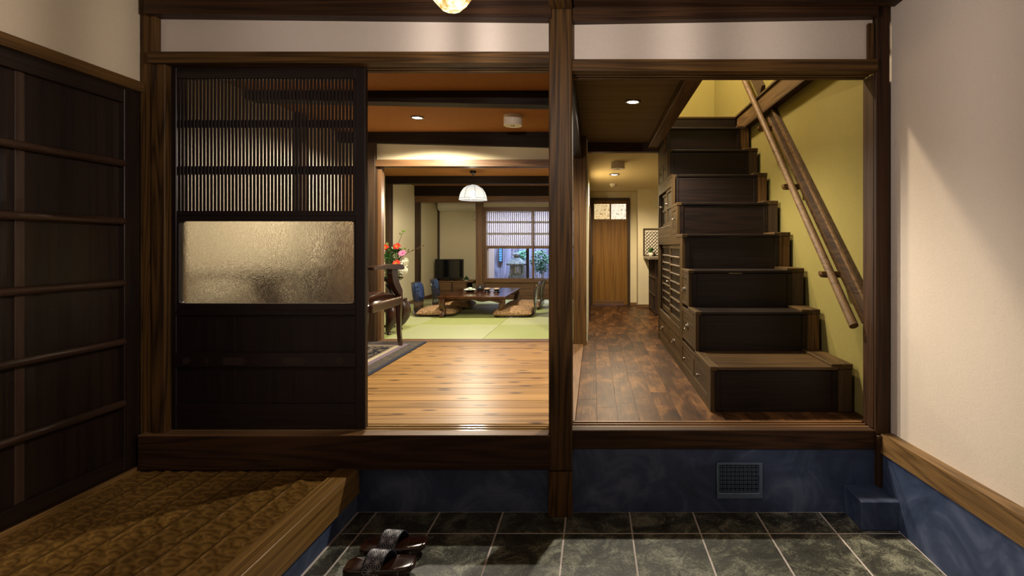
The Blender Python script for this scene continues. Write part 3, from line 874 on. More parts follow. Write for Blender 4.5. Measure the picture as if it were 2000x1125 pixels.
# side carcass: stepped back board just behind the face, then frame boards proud of it
XR = XA + .022
def fbox(y0, y1, z0, z1, b=.0015, x0=XA, x1=None): return MB().box(x0, x1 or XR, y0, y1, z0, z1, b)
def frame(y0, y1, z0, z1, ax='y'): fbox(y0, y1, z0, z1).build('face_frame', CHEST[ax], sc)
bk = MB()
poly = [(sy(1) + .03, ZF + .01)]
for k in range(1, 9): poly += [(sy(k) + .03, sz(k) - .025), (sy(k + 1) + .03, sz(k) - .025)]
poly += [(YE - .01, sz(8) - .025), (YE - .01, ZF + .01)]
bk.prism(poly, 'x', XA + .060, XA + .075).build('back_board', CHEST_SHADE, sc)
bk = MB().box(XA + .0225, XB, YE - .02, YE, ZF, sz(8) - .03).build('back_board', CHEST_SHADE, sc)
Y4 = 3.600                      # where the tall rear cupboard starts
frame(sy(1) + .0, sy(1) + .085, ZF, sz(1) - .022, 'z')
frame(sy(1) + .085, YE, ZF, ZF + .072)                        # plinth rail
frame(sy(1) + .085, Y4, ZF + .185, sz(1) - .022)              # above the lowest drawers
frame(3.185, 3.275, ZF + .072, ZF + .185, 'z')
frame(sy(2), sy(2) + .09, sz(1), sz(2) - .022, 'z')
frame(sy(2) + .09, Y4, sz(1), sz(1) + .018)
frame(sy(2) + .09, Y4, sz(2) - .055, sz(2) - .022)
frame(sy(3), sy(3) + .075, sz(2), sz(3) - .022, 'z')
frame(sy(3) + .075, Y4, sz(2), sz(2) + .02)
frame(sy(3) + .075, Y4, sz(3) - .062, sz(3) - .022)
frame(Y4, 3.705, ZF + .072, sz(4) - .022, 'z')
frame(4.895, YE, ZF + .072, sz(8) - .022, 'z')
frame(3.705, 4.895, ZF + .215, ZF + .288)
frame(3.705, 3.85, 1.285, sz(4) - .022)
frame(3.85, 4.895, 1.285, sz(4))
frame(4.25, 4.36, ZF + .072, ZF + .215, 'z')
# upper tiers
frame(sy(5), sy(5) + .05, sz(4), sz(5) - .022, 'z')
frame(sy(5) + .05, 4.125, sz(4), sz(4) + .06)
frame(sy(5) + .05, 4.05, sz(4) + .185, sz(5) - .022)
frame(4.05, 4.125, sz(4) + .06, sz(6) - .022, 'z')
frame(4.125, 4.895, sz(4), 1.445)
frame(4.125, 4.895, 1.752, sz(6) + .01)
frame(sy(7), sy(7) + .06, sz(6), sz(7) - .022, 'z')
frame(sy(7) + .06, 4.895, sz(6) + .01, sz(6) + .02)
frame(sy(7) + .06, 4.58, sz(6) + .155, sz(7) - .022)
frame(4.58, 4.895, sz(6) + .155, sz(7))
frame(4.60, 4.64, sz(6) + .02, sz(6) + .155, 'z')
frame(sy(8), 4.895, sz(7), sz(8) - .022)
def knob(y, z, r, p):
    MB().lathe([(.0, 0), (r * .5, 0), (r * .45, -.008), (r, -.012), (r * .9, -.02), (.0, -.023)], 12, (XA - .002, y, z), 'x').xform(Matrix.Translation((0, 0, 0))).build('knob', STEEL, p, smooth=40)
def bail(y, z, w, p):
    w *= .82
    m = MB()
    m.prism([(y + w * .9 * math.cos(a) * (1 + .15 * math.cos(4 * a)), z + w * .9 * math.sin(a) * (1 + .15 * math.cos(4 * a))) for a in [2 * math.pi * i / 16 for i in range(16)]], 'x', XA - .002, XA + .002)
    m.ball((XA - .006, y - w * .55, z + w * .3), w * .28, 8, 6).ball((XA - .006, y + w * .55, z + w * .3), w * .28, 8, 6)
    m.tube([(XA - .008 - .010 * math.sin(math.pi * i / 8), y - w * .55 * math.cos(math.pi * i / 8), z + w * .3 - w * 1.1 * math.sin(math.pi * i / 8)) for i in range(9)], w * .13, 6)
    m.build('handle', STEEL, p, smooth=40)
def drawer(y0, y1, z0, z1, hw, kind='bail'):
    g = .002
    o = fbox(y0 + g, y1 - g, z0 + g, z1 - g, .002, XA + .003, XA + .022).build('drawer', CHEST['y'], sc)
    if kind == 'bail': bail((y0 + y1) / 2, (z0 + z1) / 2 + .005, hw, o)
    elif kind == 'knob': knob((y0 + y1) / 2, (z0 + z1) / 2, hw, o)
drawer(2.81, 3.185, ZF + .072, ZF + .185, .011, 'knob')
drawer(3.275, Y4, ZF + .072, ZF + .185, .010, 'knob')
drawer(sy(2) + .09, Y4, sz(1) + .018, sz(2) - .055, .027)
drawer(sy(3) + .075, Y4, sz(2) + .02, sz(3) - .062, .021)
drawer(3.705, 4.25, ZF + .072, ZF + .215, .022)
drawer(4.36, 4.895, ZF + .072, ZF + .215, .022)
drawer(sy(5) + .05, 4.05, sz(4) + .06, sz(4) + .185, .017)
drawer(sy(7) + .06, 4.60, sz(6) + .02, sz(6) + .155, .020)
drawer(4.64, 4.895, sz(6) + .02, sz(6) + .155, .020)
def slat_door(y0, y1, z0, z1, x0, n):
    f = MB().box(x0, x0 + .018, y0, y0 + .035, z0, z1, .0015).box(x0, x0 + .018, y1 - .035, y1, z0, z1, .0015)
    f.box(x0, x0 + .018, y0 + .035, y1 - .035, z1 - .03, z1, .001).box(x0, x0 + .018, y0 + .035, y1 - .035, z0, z0 + .045, .001)
    d = f.build('cupboard_door', CHEST['z'], sc)
    MB().box(x0 + .010, x0 + .015, y0 + .035, y1 - .035, z0 + .045, z1 - .03).build('door_board', CHEST_SHADE, d)
    st = (z1 - z0 - .075) / (n + 1)
    for i in range(n):
        z = z0 + .045 + st * (i + 1)
        MB().tube([(x0 + .004, y0 + .03, z), (x0 + .004, y1 - .03, z)], .0095, 8).build('slat', CHEST['y'], d, smooth=40)
    return d
slat_door(3.707, 4.24, ZF + .29, 1.283, XA + .006, 7)
d2 = slat_door(4.18, 4.893, ZF + .29, 1.283, XA + .030, 7)
knob(4.245, .98, .012, d2)
# upper cupboard: two sliding doors with crossed bars
for (a, b, x0) in ((4.127, 4.45, XA + .008), (4.40, 4.893, XA + .030)):
    f = MB().box(x0, x0 + .018, a, a + .035, 1.447, 1.750, .0015).box(x0, x0 + .018, b - .035, b, 1.447, 1.750, .0015)
    f.box(x0, x0 + .018, a + .035, b - .035, 1.725, 1.750, .001).box(x0, x0 + .018, a + .035, b - .035, 1.447, 1.475, .001)
    f.box(x0, x0 + .016, a + .035, b - .035, 1.585, 1.610, .001)
    d = f.build('cupboard_door', CHEST['z'], sc)
    MB().box(x0 + .010, x0 + .014, a + .035, b - .035, 1.475, 1.725).build('door_board', CHEST_SHADE, d)
    knob((a + b) / 2, 1.625, .014, d)

# =================================================================== HANDRAIL
hr = thing('handrail', 'long round wooden handrail with a backing board on the yellow stair wall', 'handrail', (1.34, 3.5, 1.8))
p0, p1 = Vector((1.308, 2.575, .872)), Vector((1.308, 4.62, 2.880))
MB().tube([p0, p1], .0225, 14).build('rail', HANDR, hr, smooth=40)
q0, q1 = Vector((1.385, 2.50, .68)), Vector((1.385, 4.62, 2.93))
q0 = Vector((1.385, 2.565, .92)); q1 = Vector((1.385, 3.98, 2.31)); q2 = Vector((1.385, 4.22, 2.545)); q3 = Vector((1.385, 4.75, 3.066))
dirv = (q1 - q0).normalized(); nrm = Vector((0, -dirv.z, dirv.y))
m = MB()
def slab(a, b, x0, x1, h):
    P = []
    for s_ in (-1, 1):
        for x in (x0, x1):
            pass
    c = []
    for q in (a, b):
        for x in (x0, x1):
            for s_ in (-1, 1):
                c.append((x, q.y + nrm.y * h * s_, q.z + nrm.z * h * s_))
    return MB().add(c, [(0, 1, 3, 2), (4, 6, 7, 5), (0, 4, 5, 1), (2, 3, 7, 6), (0, 2, 6, 4), (1, 5, 7, 3)])
slab(q2, q3, 1.372, 1.3995, .058).build('backing_board', INNER_D['y'], hr)
slab(q0, q1, 1.372, 1.3995, .058).build('backing_board', INNER_D['y'], hr)
slab(q0 + nrm * .046, q1 + nrm * .046, 1.362, 1.373, .010).build('backing_ridge', HANDR, hr)
slab(q0 - nrm * .046, q1 - nrm * .046, 1.362, 1.373, .010).build('backing_ridge', HANDR, hr)
for t in (.138, .413, .666):
    c = p0 + (p1 - p0) * t
    m = MB()
    m.prism([(1.262, c.z - .034), (1.275, c.z - .050), (1.374, c.z - .050), (1.374, c.z - .016), (1.262, c.z - .016)], 'y', c.y - .022, c.y + .022)
    m.build('bracket', TIMBER['x'], hr)

# =================================================================== END DOOR OF THE HALL
ed = thing('door_4', 'plain brown door with two glowing glass panes at the end of the hall', 'door', (.24, 7.6, ZF), kind='structure')
YE2 = 7.60
ex = lambda x: px(x, YE2); ez = lambda y: pz(y, YE2)
MB().box(-.055, -.020, 7.575, 7.66, ZF, 1.985, .002).build('jamb', INNER_D['z'], ed)
MB().box(.500, .535, 7.575, 7.66, ZF, 1.985, .002).build('jamb', INNER_D['z'], ed)
MB().box(-.020, .500, 7.575, 7.66, 1.945, 1.985, .002).build('head', INNER_D['x'], ed)
MB().box(-.020, .500, 7.615, 7.645, ZF + .005, ez(431), .002).build('door_leaf', ENDDOOR, ed)
MB().box(.01, .45, 7.611, 7.62, ZF + .005, ZF + .075, .001).build('kick_board', INNER['x'], ed)
b2 = MB().box(-.020, .005, 7.615, 7.645, ez(431), 1.945).box(.478, .500, 7.615, 7.645, ez(431), 1.945).box(.235, .256, 7.615, 7.645, ez(428), ez(398))
b2.box(.005, .478, 7.615, 7.645, ez(431), ez(428)).box(.005, .478, 7.615, 7.645, ez(398), 1.945).build('pane_frame', ENDDOOR, ed)
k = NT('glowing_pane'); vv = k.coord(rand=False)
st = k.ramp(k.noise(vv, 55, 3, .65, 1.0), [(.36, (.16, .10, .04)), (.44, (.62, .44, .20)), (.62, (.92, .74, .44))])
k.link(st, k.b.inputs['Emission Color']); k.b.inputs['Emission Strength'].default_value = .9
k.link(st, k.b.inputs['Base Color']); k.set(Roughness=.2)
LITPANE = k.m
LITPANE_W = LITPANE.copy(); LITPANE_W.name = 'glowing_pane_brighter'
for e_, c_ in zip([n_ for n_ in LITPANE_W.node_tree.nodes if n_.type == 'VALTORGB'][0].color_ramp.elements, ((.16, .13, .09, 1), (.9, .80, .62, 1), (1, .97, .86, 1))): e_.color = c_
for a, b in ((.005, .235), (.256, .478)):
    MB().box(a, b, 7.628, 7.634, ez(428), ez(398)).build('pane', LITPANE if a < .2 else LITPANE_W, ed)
MB().box(ex(1157), ex(1158.3), 7.608, 7.616, ez(516), ez(498), .001).build('finger_pull', IRON, ed)

# =================================================================== SHELF, COUNTER PANEL, PLANT, WALL VENT
sh = thing('shelf_unit', 'dark open cubby shelf at the end of the hall', 'shelf', (.95, 6.97, ZF))
m = MB()
SX0, SX1, SY0, SY1 = .785, 1.12, 6.58, 7.335
for y in (SY0, 6.83, 7.08, SY1 - .018): MB().box(SX0, SX1, y, y + .018, ZF, 1.095, .001).build('upright', INNER_D['z'], sh)
for z in (ZF + .01, .62, .85): MB().box(SX0, SX1, SY0 + .018, SY1 - .018, z, z + .016, .001).build('shelf_board', INNER_D['y'], sh)
MB().box(SX1, SX1 + .012, SY0, SY1, ZF, 1.095).build('back_board', INNER_D['y'], sh)
MB().box(.705, 1.40, 6.50, 7.335, 1.098, 1.132, .004).build('counter_top', plain('grey_counter', A(.16, .13, .10), .3, 0, .2, 20), sh)
lp = thing('lattice_panel', 'small framed lattice panel with diamond pattern standing on the counter', 'screen', (.86, 7.27, 1.132))
a0, a1, zt = .700, 1.06, 1.522
fr = MB().box(a0, a0 + .016, 7.255, 7.285, 1.132, zt, .001).box(a1 - .016, a1, 7.255, 7.285, 1.132, zt, .001)
fr.box(a0 + .016, a1 - .016, 7.255, 7.285, zt - .016, zt).box(a0 + .016, a1 - .016, 7.255, 7.285, 1.132, 1.145).build('frame', INNER_D['x'], lp)
MB().box(a0 + .016, a1 - .016, 7.278, 7.282, 1.145, zt - .016).build('paper_back', plain('panel_paper', A(.75, .70, .58), .8), lp)
m = MB(); r = .052
for i in range(8):
    for j in range(9):
        cx = a0 + .03 + i * r * .9; cz = 1.15 + j * r * .9
        for sx, sz_ in ((1, 1), (1, -1)):
            pts = []
            for t in range(5):
                u = t / 4; bow = .006 * math.sin(math.pi * u)
                pts.append((cx + r * .9 * u, 7.272, cz + sz_ * r * .9 * u + bow))
            if all(a0 + .01 < p[0] < a1 - .01 and 1.14 < p[2] < zt - .008 for p in pts): m.tube(pts, .0035, 4)
m.build('lattice', INNER_D['z'], lp)
LEAF = plain('leaf_green', A(.05, .17, .025), .4, 0, .35, 20)
pot = thing('potted_plant', 'tiny green plant in a round cream pot before the lattice panel', 'plant', (.800, 7.19, 1.132))
MB().lathe([(.0, 0), (.025, 0), (.038, .018), (.036, .036), (.026, .046), (.0, .044)], 16).build('pot', WHITE, pot, local=True, smooth=50)
def leaves(m, base, n, L, wdt, tilt, rnd, z0=0.0):
    for i in range(n):
        a = rnd.uniform(0, 2 * math.pi); t = rnd.uniform(*tilt); l = L * rnd.uniform(.7, 1.1)
        d = Vector((math.cos(a) * math.sin(t), math.sin(a) * math.sin(t), math.cos(t)))
        s = Vector((-math.sin(a), math.cos(a), 0)) * wdt * rnd.uniform(.7, 1.1)
        b = Vector(base) + Vector((0, 0, z0)); mid = b + d * l * .5 + Vector((0, 0, l * .06)); tip = b + d * l
        nn = d.cross(s).normalized() * wdt * .3
        m.add([b, mid + s, mid + nn, mid - s, tip], [(0, 1, 2), (0, 2, 3), (1, 4, 2), (2, 4, 3)])
    return m
leaves(MB(), (0, 0, .042), 26, .085, .014, (.1, 1.0), random.Random(2)).build('foliage', LEAF, pot, local=True)
gv = thing('wall_vent', 'small square white vent grille high on the pale corner wall', 'vent', (.905, 7.33, 1.84))
fv = MB().box(.852, .868, 7.325, 7.339, 1.84, 1.99, .001).box(.952, .968, 7.325, 7.339, 1.84, 1.99, .001).box(.868, .952, 7.325, 7.339, 1.974, 1.99).box(.868, .952, 7.325, 7.339, 1.84, 1.856).build('frame', WHITE, gv)
for i in range(5): MB().box(.868, .952, 7.330, 7.336, 1.862 + i * .022, 1.874 + i * .022).build('louvre', WHITE, gv)

# =================================================================== VENT GRILLE IN THE PLINTH
vg = thing('vent_grille', 'blue painted vent grille of interlaced circles low in the right plinth', 'vent', ((vx0 + vx1) / 2, 2.45, vz0))
gm = plain('vent_paint', A(.13, .19, .29), .45, .3, .2, 60)
ring_frame(vx0 + .002, vx1 - .002, vz0 + .002, vz1 - .002, vx0 + .013, vx1 - .016, vz0 + .026, vz1 - .013, .008, 2.448, 2.462, .003).build('frame', gm, vg, smooth=35)
m = MB()
R = .01414; st_ = .0200
hx0, hx1, hz0, hz1 = vx0 + .012, vx1 - .015, vz0 + .025, vz1 - .012
for i in range(-1, 12):
    for j in range(-1, 10):
        for off in (0,):
            cx = hx0 + (i + off) * st_; cz = hz0 + (j + off) * st_
            arc = []
            segs = []
            for t in range(17):
                a = 2 * math.pi * t / 16
                p = (cx + R * math.cos(a), 2.456, cz + R * math.sin(a))
                if hx0 <= p[0] <= hx1 and hz0 <= p[2] <= hz1: arc.append(p)
                else:
                    if len(arc) > 1: segs.append(arc)
                    arc = []
            if len(arc) > 1: segs.append(arc)
            for s_ in segs: m.tube(s_, .0017, 4)
m.build('lattice', gm, vg)
MB().box(vx0 + .004, vx1 - .004, 2.505, 2.512, vz0 + .004, vz1 - .004).build('hole_shade', BLACK, vg)  # black sheet standing in for the darkness of the hole
# =================================================================== GLASS PENDANT IN THE ENTRANCE
gp = thing('pendant_lamp', 'faceted amber glass pendant lamp hanging at the top of the entrance', 'lamp', (-.363, 1.30, 1.874))
k = NT('pressed_glass'); vv = k.coord(rand=False)
sp = k.new('ShaderNodeSeparateXYZ'); k.link(vv, sp.inputs[0])
ang = k.math('ARCTAN2', sp.outputs[1], sp.outputs[0])
rib = k.math('ADD', k.math('MULTIPLY', k.math('SINE', k.math('ADD', k.math('MULTIPLY', ang, 13), k.math('MULTIPLY', k.math('SINE', k.math('MULTIPLY', ang, 7)), 2.6))), .5), .5)
nz = k.noise(vv, 70, 3, .6)
tr = k.new('ShaderNodeBsdfTransparent'); em = k.new('ShaderNodeEmission')
c = k.ramp(k.math('ADD', k.math('MULTIPLY', rib, .45), k.math('MULTIPLY', nz, .6)), [(.3, (.55, .26, .04)), (.52, (1, .72, .28)), (.68, (1, .93, .72))])
k.link(c, em.inputs[0]); em.inputs[1].default_value = 1.25
mx = k.new('ShaderNodeMixShader')
k.link(k.math('ADD', k.math('MULTIPLY', rib, -.42), .68), mx.inputs[0])
k.link(tr.outputs[0], mx.inputs[1]); k.link(em.outputs[0], mx.inputs[2]); k.link(mx.outputs[0], k.out.inputs[0])
GLASS_P = k.m
k = NT('pressed_glass_base'); vv = k.coord(rand=False)
nz = k.noise(vv, 60, 3, .6)
c = k.ramp(nz, [(.36, (.7, .40, .08)), (.5, (1, .85, .45)), (.6, (1, .97, .85))])
k.link(c, k.b.inputs['Emission Color']); k.b.inputs['Emission Strength'].default_value = 1.1; k.link(c, k.b.inputs['Base Color']); k.set(Roughness=.15)
GLASS_B = k.m
MB().lathe([(.046, .024), (.066, .055), (.080, .10), (.078, .16), (.052, .215), (.030, .24)], 10, cap=False, ph=.2).build('glass_shade', GLASS_P, gp, local=True)
MB().lathe([(.0, .0), (.024, .002), (.046, .024), (.042, .028), (.0, .010)], 10, cap=False, ph=.2).build('glass_base', GLASS_B, gp, local=True)
MB().lathe([(.0, .28), (.02, .28), (.032, .262), (.034, .235), (.0, .233)], 20).build('cap', IRON, gp, local=True, smooth=40)
MB().tube([(0, 0, .27), (0, 0, .785)], .004, 8).build('cord', BLACK, gp, local=True)
MB().lathe([(.0, .758), (.05, .763), (.055, .786), (.0, .786)], 20).build('ceiling_rose', IRON, gp, local=True, smooth=40)
light('pendant_bulb', 'POINT', (-.363, 1.30, 1.948), P_GENKAN, PINKISH, .004, parent=gp)

# =================================================================== DOWNLIGHTS AND CEILING DEVICES
LENS = emit('lamp_lens', (1, .95, .82, 1), 14)
def downlight(x, y, z, label, power, col, spot, r=.042, blend=.6, tgt=None):
    d = thing('downlight', label, 'lamp', (x, y, z - .012))
    MB().lathe([(r * .86, .004), (r, .0), (r * 1.18, .004), (r * 1.22, .012), (r * .86, .012)], 28, cap=False).build('trim_ring', STEEL, d, local=True, smooth=50)
    MB().lathe([(.0, .006), (r * .87, .006), (r * .87, .010), (.0, .010)], 28, cap=False).build('lens', LENS, d, local=True)
    light('downlight_bulb', 'SPOT', (x, y, z - .030), power, col, .03, spot, blend, d)
    return d
downlight(.265, 3.49, 2.262, 'bright round downlight in the brown cloth ceiling of the hall', P_HALL, NEUTRAL, 150, .045, .5)
downlight(-1.435, 4.16, 2.322, 'round downlight in the orange ceiling of the pine board room', P_ROOM, NEUTRAL, 157, .045, .22)
downlight(.245, 6.15, slope(6.15), 'small round downlight in the pale far hall ceiling', P_FARHALL, WARM, 160, .05, .5)
light('landing_lamp', 'POINT', (.3, 4.3, 4.2), P_UPSTAIRS, WARM, .12)

def detector(x, y, z, r, h, label):
    d = thing('smoke_detector', label, 'detector', (x, y, z - h))
    MB().lathe([(.0, .003), (r * .55, .003), (r * .93, .0), (r, .004), (r, h), (.0, h)], 28).build('body', WHITE, d, local=True, smooth=35)
    m = MB()
    for i in range(5):
        a = i * 1.2566 + .3
        m.box(.012 * math.cos(a) - .003, .012 * math.cos(a) + .003, .012 * math.sin(a) - .003, .012 * math.sin(a) + .003, -.0005, .004)
    m.build('sounder_slots', IRON, d, local=True)
detector(-.65, 4.11, 2.322, .074, .085, 'white drum smoke detector on the orange ceiling')
detector(.255, 5.45, slope(5.45), .074, .075, 'white drum smoke detector on the pale hall ceiling near the cross beam')
cam_d = thing('motion_sensor', 'small white sensor on the far hall ceiling beyond the downlight', 'sensor', (.255, 6.86, slope(6.86) - .045))
MB().lathe([(.0, .01), (.028, .01), (.04, .02), (.045, .045), (.0, .045)], 20).build('base', WHITE, cam_d, local=True, smooth=40)
MB().ball((-.012, -.02, .012), (.020, .022, .018), 12, 8).build('eye', WHITE, cam_d, local=True, smooth=60)

# =================================================================== GETA (pair of lacquered wooden sandals)
k = NT('geta_lacquer'); vv = k.coord((1.5, 60, 60))
n = k.noise(vv, 1, 3)
k.link(k.mix(n, A(.006, .0025, .002), A(.034, .011, .006)), k.b.inputs['Base Color']); k.set(Roughness=.16)
k.b.inputs['Coat Weight'].default_value = .8; k.b.inputs['Coat Roughness'].default_value = .12
LACQUER = k.m
STRAP_D = plain('strap_dark_blue', A(.012, .014, .026), .6)
STRAP_L = plain('strap_silver_print', A(.32, .32, .36), .45, .2)
def geta(loc, rz, label):
    g = thing('geta', label, 'sandal', loc, rz, 'pair of wooden sandals')
    L, H = .133, .052
    def outline():
        pts = []
        for i in range(15):                       # rounded toe
            a = -math.pi / 2 + math.pi * i / 14
            pts.append((.062 + (L - .062) * abs(math.cos(a)) ** .8, .050 * math.copysign(abs(math.sin(a)) ** .85, a)))
        for x in (.02, -.04): pts.append((x, .0495))
        for i in range(6):                        # square heel with soft corners
            a = math.pi / 2 * i / 5
            pts.append((-L + .030 - .030 * math.sin(a), .022 + .025 * math.cos(a)))
        for i in range(6):
            a = math.pi / 2 * i / 5
            pts.append((-L + .030 - .030 * math.cos(a), -.022 - .025 * math.sin(a)))
        for x in (-.04, .02): pts.append((x, -.0495))
        return pts
    out = outline()
    n = len(out)
    def top(x): return H + .004 * (x / L) ** 2
    def bot(x): return 0.0 if x < .045 else .034 * ((x - .045) / (L - .045)) ** .9
    V = []; F = []
    rings = [(.93, 1.0), (.985, .93), (1.0, .80), (.99, 0.12), (.95, 0.0)]
    for sc_, h in rings:
        for x, y in out:
            V.append((x * sc_, y * sc_, bot(x) + (top(x) - bot(x)) * h))
    for a in range(len(rings) - 1):
        for i in range(n):
            j = (i + 1) % n
            F.append((a * n + i, a * n + j, (a + 1) * n + j, (a + 1) * n + i))
    # slightly dished top
    base = len(V)
    for sc_, dz_ in ((.6, -.0025), (.2, -.003)):
        for x, y in out: V.append((x * sc_, y * sc_, top(x * sc_) + dz_))
    V.append((0, 0, H - .003))
    for i in range(n):
        j = (i + 1) % n
        F += [(i, j, base + j, base + i), (base + i, base + j, base + n + j, base + n + i), (base + n + i, base + n + j, len(V) - 1)]
    F.append(tuple((len(rings) - 1) * n + i for i in range(n)))
    MB().add(V, F).build('sole', LACQUER, g, local=True, smooth=45)
    W0 = .070
    def strap(u, v, o=0.0):          # u along the foot, v across (0 near side .. 1 far side)
        a = math.pi * v
        r = .050 + o
        y = -math.cos(a) * r
        z = .022 + math.sin(a) ** .85 * (.078 + o) - .010 * (u - .5)
        x = -.004 + (u - .5) * W0 + .034 * (v - .5) * 1.4
        return (x, y, z)
    b = MB().grid(lambda u, v: strap(u, v), 8, 24)
    b2 = MB().grid(lambda u, v: strap(u, v, -.0035), 8, 24)
    nb = len(b.v); st = MB().add(b.v + b2.v, b.f + [tuple(q + nb for q in reversed(f)) for f in b2.f])
    for i in range(8):
        for jj in (0, 24):
            a, c = i * 25 + jj, (i + 1) * 25 + jj
            st.f.append((a, c, c + nb, a + nb))
    for j in range(24):
        for ii in (0, 8):
            a = ii * 25 + j
            st.f.append((a, a + 1, a + 1 + nb, a + nb))
    so = st.build('strap', STRAP_D, g, local=True, smooth=60)
    # hemp-leaf print as raised thread lines
    Lv = .205; s0 = .034
    h0 = s0 * math.sqrt(3) / 2
    segs = []
    for i in range(-2, 9):
        for j in range(-2, 9):
            p = Vector((i * s0 + (j % 2) * s0 / 2 - .02, j * h0 - .01))
            e1 = Vector((s0, 0)); e2 = Vector((s0 / 2, h0)); e3 = Vector((-s0 / 2, h0))
            for e in (e1, e2, e3): segs.append((p, p + e))
            c1 = p + (e1 + e2) / 3; c2 = p + (e2 + e3) / 3
            for q in (p, p + e1, p + e2): segs.append((q, c1))
            for q in (p, p + e2, p + e3): segs.append((q, c2))
    pm = MB(); hw = .00105
    for a, c in segs:
        d = (c - a); N = 5; nn = Vector((-d.y, d.x)).normalized() * hw
        for t in range(N):
            q0 = a + d * t / N; q1 = a + d * (t + 1) / N
            ok = all(0.002 < q.x < W0 - .002 and .002 < q.y < Lv - .002 for q in (q0, q1))
            if not ok: continue
            P = [q0 + nn, q0 - nn, q1 - nn, q1 + nn]
            pm.add([strap(p_.x / W0, p_.y / Lv, .0006) for p_ in P], [(0, 1, 2, 3)])
    pm.build('hemp_leaf_print', STRAP_L, so, local=True)
    tk = MB()
    for i in range(4):
        q = strap(.12 + .25 * i, .03, .002); tk.ball((q[0], q[1], q[2]), .0032, 8, 6)
        q = strap(.12 + .25 * i, .97, .002); tk.ball((q[0], q[1], q[2]), .0032, 8, 6)
    tk.build('studs', STEEL, so, local=True, smooth=60)
    tk = MB()
    for i in range(7):
        x = .055 + .011 * i
        y = -.0475 * (1 - ((x) / L) ** 3.2) ** .6
        tk.ball((x, y - .001, top(x) - .010), .0026, 8, 6)
    tk.build('toe_studs', STEEL, g, local=True, smooth=60)
geta((-.822, 1.975, 0), math.radians(5), 'nearer lacquered wooden sandal with patterned strap on the tiles')
geta((-.822, 2.112, 0), math.radians(6), 'farther lacquered wooden sandal with patterned strap on the tiles')

# =================================================================== RUG AND ARMCHAIR
hx, hy = .405, .98
k = NT('rug_weave')
tc = k.n.new('ShaderNodeTexCoord'); sp = k.new('ShaderNodeSeparateXYZ'); k.link(tc.outputs['Object'], sp.inputs[0])
dX = k.math('SUBTRACT', hx, k.math('ABSOLUTE', sp.outputs[0])); dY = k.math('SUBTRACT', hy, k.math('ABSOLUTE', sp.outputs[1]))
dd = k.math('MINIMUM', dX, dY)
nz = k.noise(tc.outputs['Object'], 26, 4, .65, 1.2); fz = k.noise(tc.outputs['Object'], 170, 2)
NAVY, OLIVE, CREAM, LILAC = (.012, .016, .038), (.115, .088, .048), (.56, .46, .30), (.26, .19, .24)
band = k.ramp(k.math('MULTIPLY', dd, 2.0), [(0, NAVY), (.055, OLIVE), (.25, LILAC), (.285, NAVY), (.295, LILAC), (.325, NAVY), (.335, CREAM), (.44, NAVY)], 'CONSTANT')
olv = k.mix(k.ramp(nz, [(.45, (0, 0, 0)), (.52, (1, 1, 1))]), A(*OLIVE), A(.055, .045, .040))
fieldc = k.mix(k.ramp(k.noise(tc.outputs['Object'], 9, 4, .6, 2.5), [(.47, (0, 0, 0)), (.52, (1, 1, 1))], 'CONSTANT'), A(*NAVY), A(.46, .37, .25))
c = k.mix(k.math('GREATER_THAN', dd, .222), band, fieldc)
isol = k.math('MULTIPLY', k.math('GREATER_THAN', dd, .0275), k.math('LESS_THAN', dd, .125))
c = k.mix(isol, c, olv)
c = k.mix(k.math('MULTIPLY', fz, .4), c, A(.02, .018, .02))
k.link(c, k.b.inputs['Base Color']); k.bump(fz, .6, .004); k.set(Roughness=.95)
rug = MB().box(-hx, hx, -hy, hy, 0, .011, .004)
o = rug.mesh('rug', k.m); o = bpy.data.objects.new('rug', o); COL.objects.link(o); o.location = (-1.528 - hx, 4.688 - hy, ZF)
tag(o, 'navy and olive bordered rug with cream floral field under the armchair', 'rug')

LEATHER = plain('brown_leather', A(.035, .014, .009), .22, 0, .2, 25, .1, .6)
ac = thing('armchair', 'dark carved wooden armchair with brown leather seat and nailheads on the rug', 'chair', (-1.955, 4.20, ZF + .011))
# local frame: +y is the front of the chair (it faces the tatami room)
w_ = .255
for sx in (-1, 1):
    MB().tube([(sx * w_, .300, 0), (sx * (w_ - .006), .285, .12), (sx * (w_ - .003), .268, .28), (sx * w_, .262, .40), (sx * w_, .262, .47)], [.022, .023, .028, .036, .034], 4).build('leg', CHAIRW['z'], ac, local=True)
    MB().tube([(sx * (w_ - .02), -.40, 0), (sx * (w_ - .03), -.35, .19), (sx * (w_ - .03), -.322, .39), (sx * (w_ - .03), -.335, .64), (sx * (w_ - .035), -.39, .98)], [.021, .023, .028, .024, .02], 4).build('leg', CHAIRW['z'], ac, local=True)
    # carved arm support: broad bracket sweeping from the leg up to the arm
    P = [(.296, .46), (.290, .49), (.252, .525), (.205, .575), (.178, .64), (.176, .685), (.060, .685), (.058, .64), (.072, .60), (.085, .565), (.135, .52), (.215, .455)]
    MB().prism(P, 'x', sx * w_ - .022, sx * w_ + .022).build('arm_support', CHAIRW['z'], ac, local=True)
    T = [(-.345, .690), (-.345, .714), (-.15, .722), (.05, .722), (.18, .718), (.245, .708), (.275, .690), (.262, .670), (.21, .668), (.10, .678), (-.10, .690)]
    MB().prism(T, 'x', sx * (w_ + .008) - .038, sx * (w_ + .008) + .038).build('armrest', CHAIRW['y'], ac, local=True)
    MB().box(sx * w_ - .024, sx * w_ + .024, -.322, .262, .362, .425, .006).build('seat_rail', CHAIRW['y'], ac, local=True)
MB().box(-w_, w_, .245, .290, .362, .425, .006).build('seat_rail', CHAIRW['x'], ac, local=True)
MB().box(-w_, w_, -.345, -.305, .362, .425, .006).build('seat_rail', CHAIRW['x'], ac, local=True)
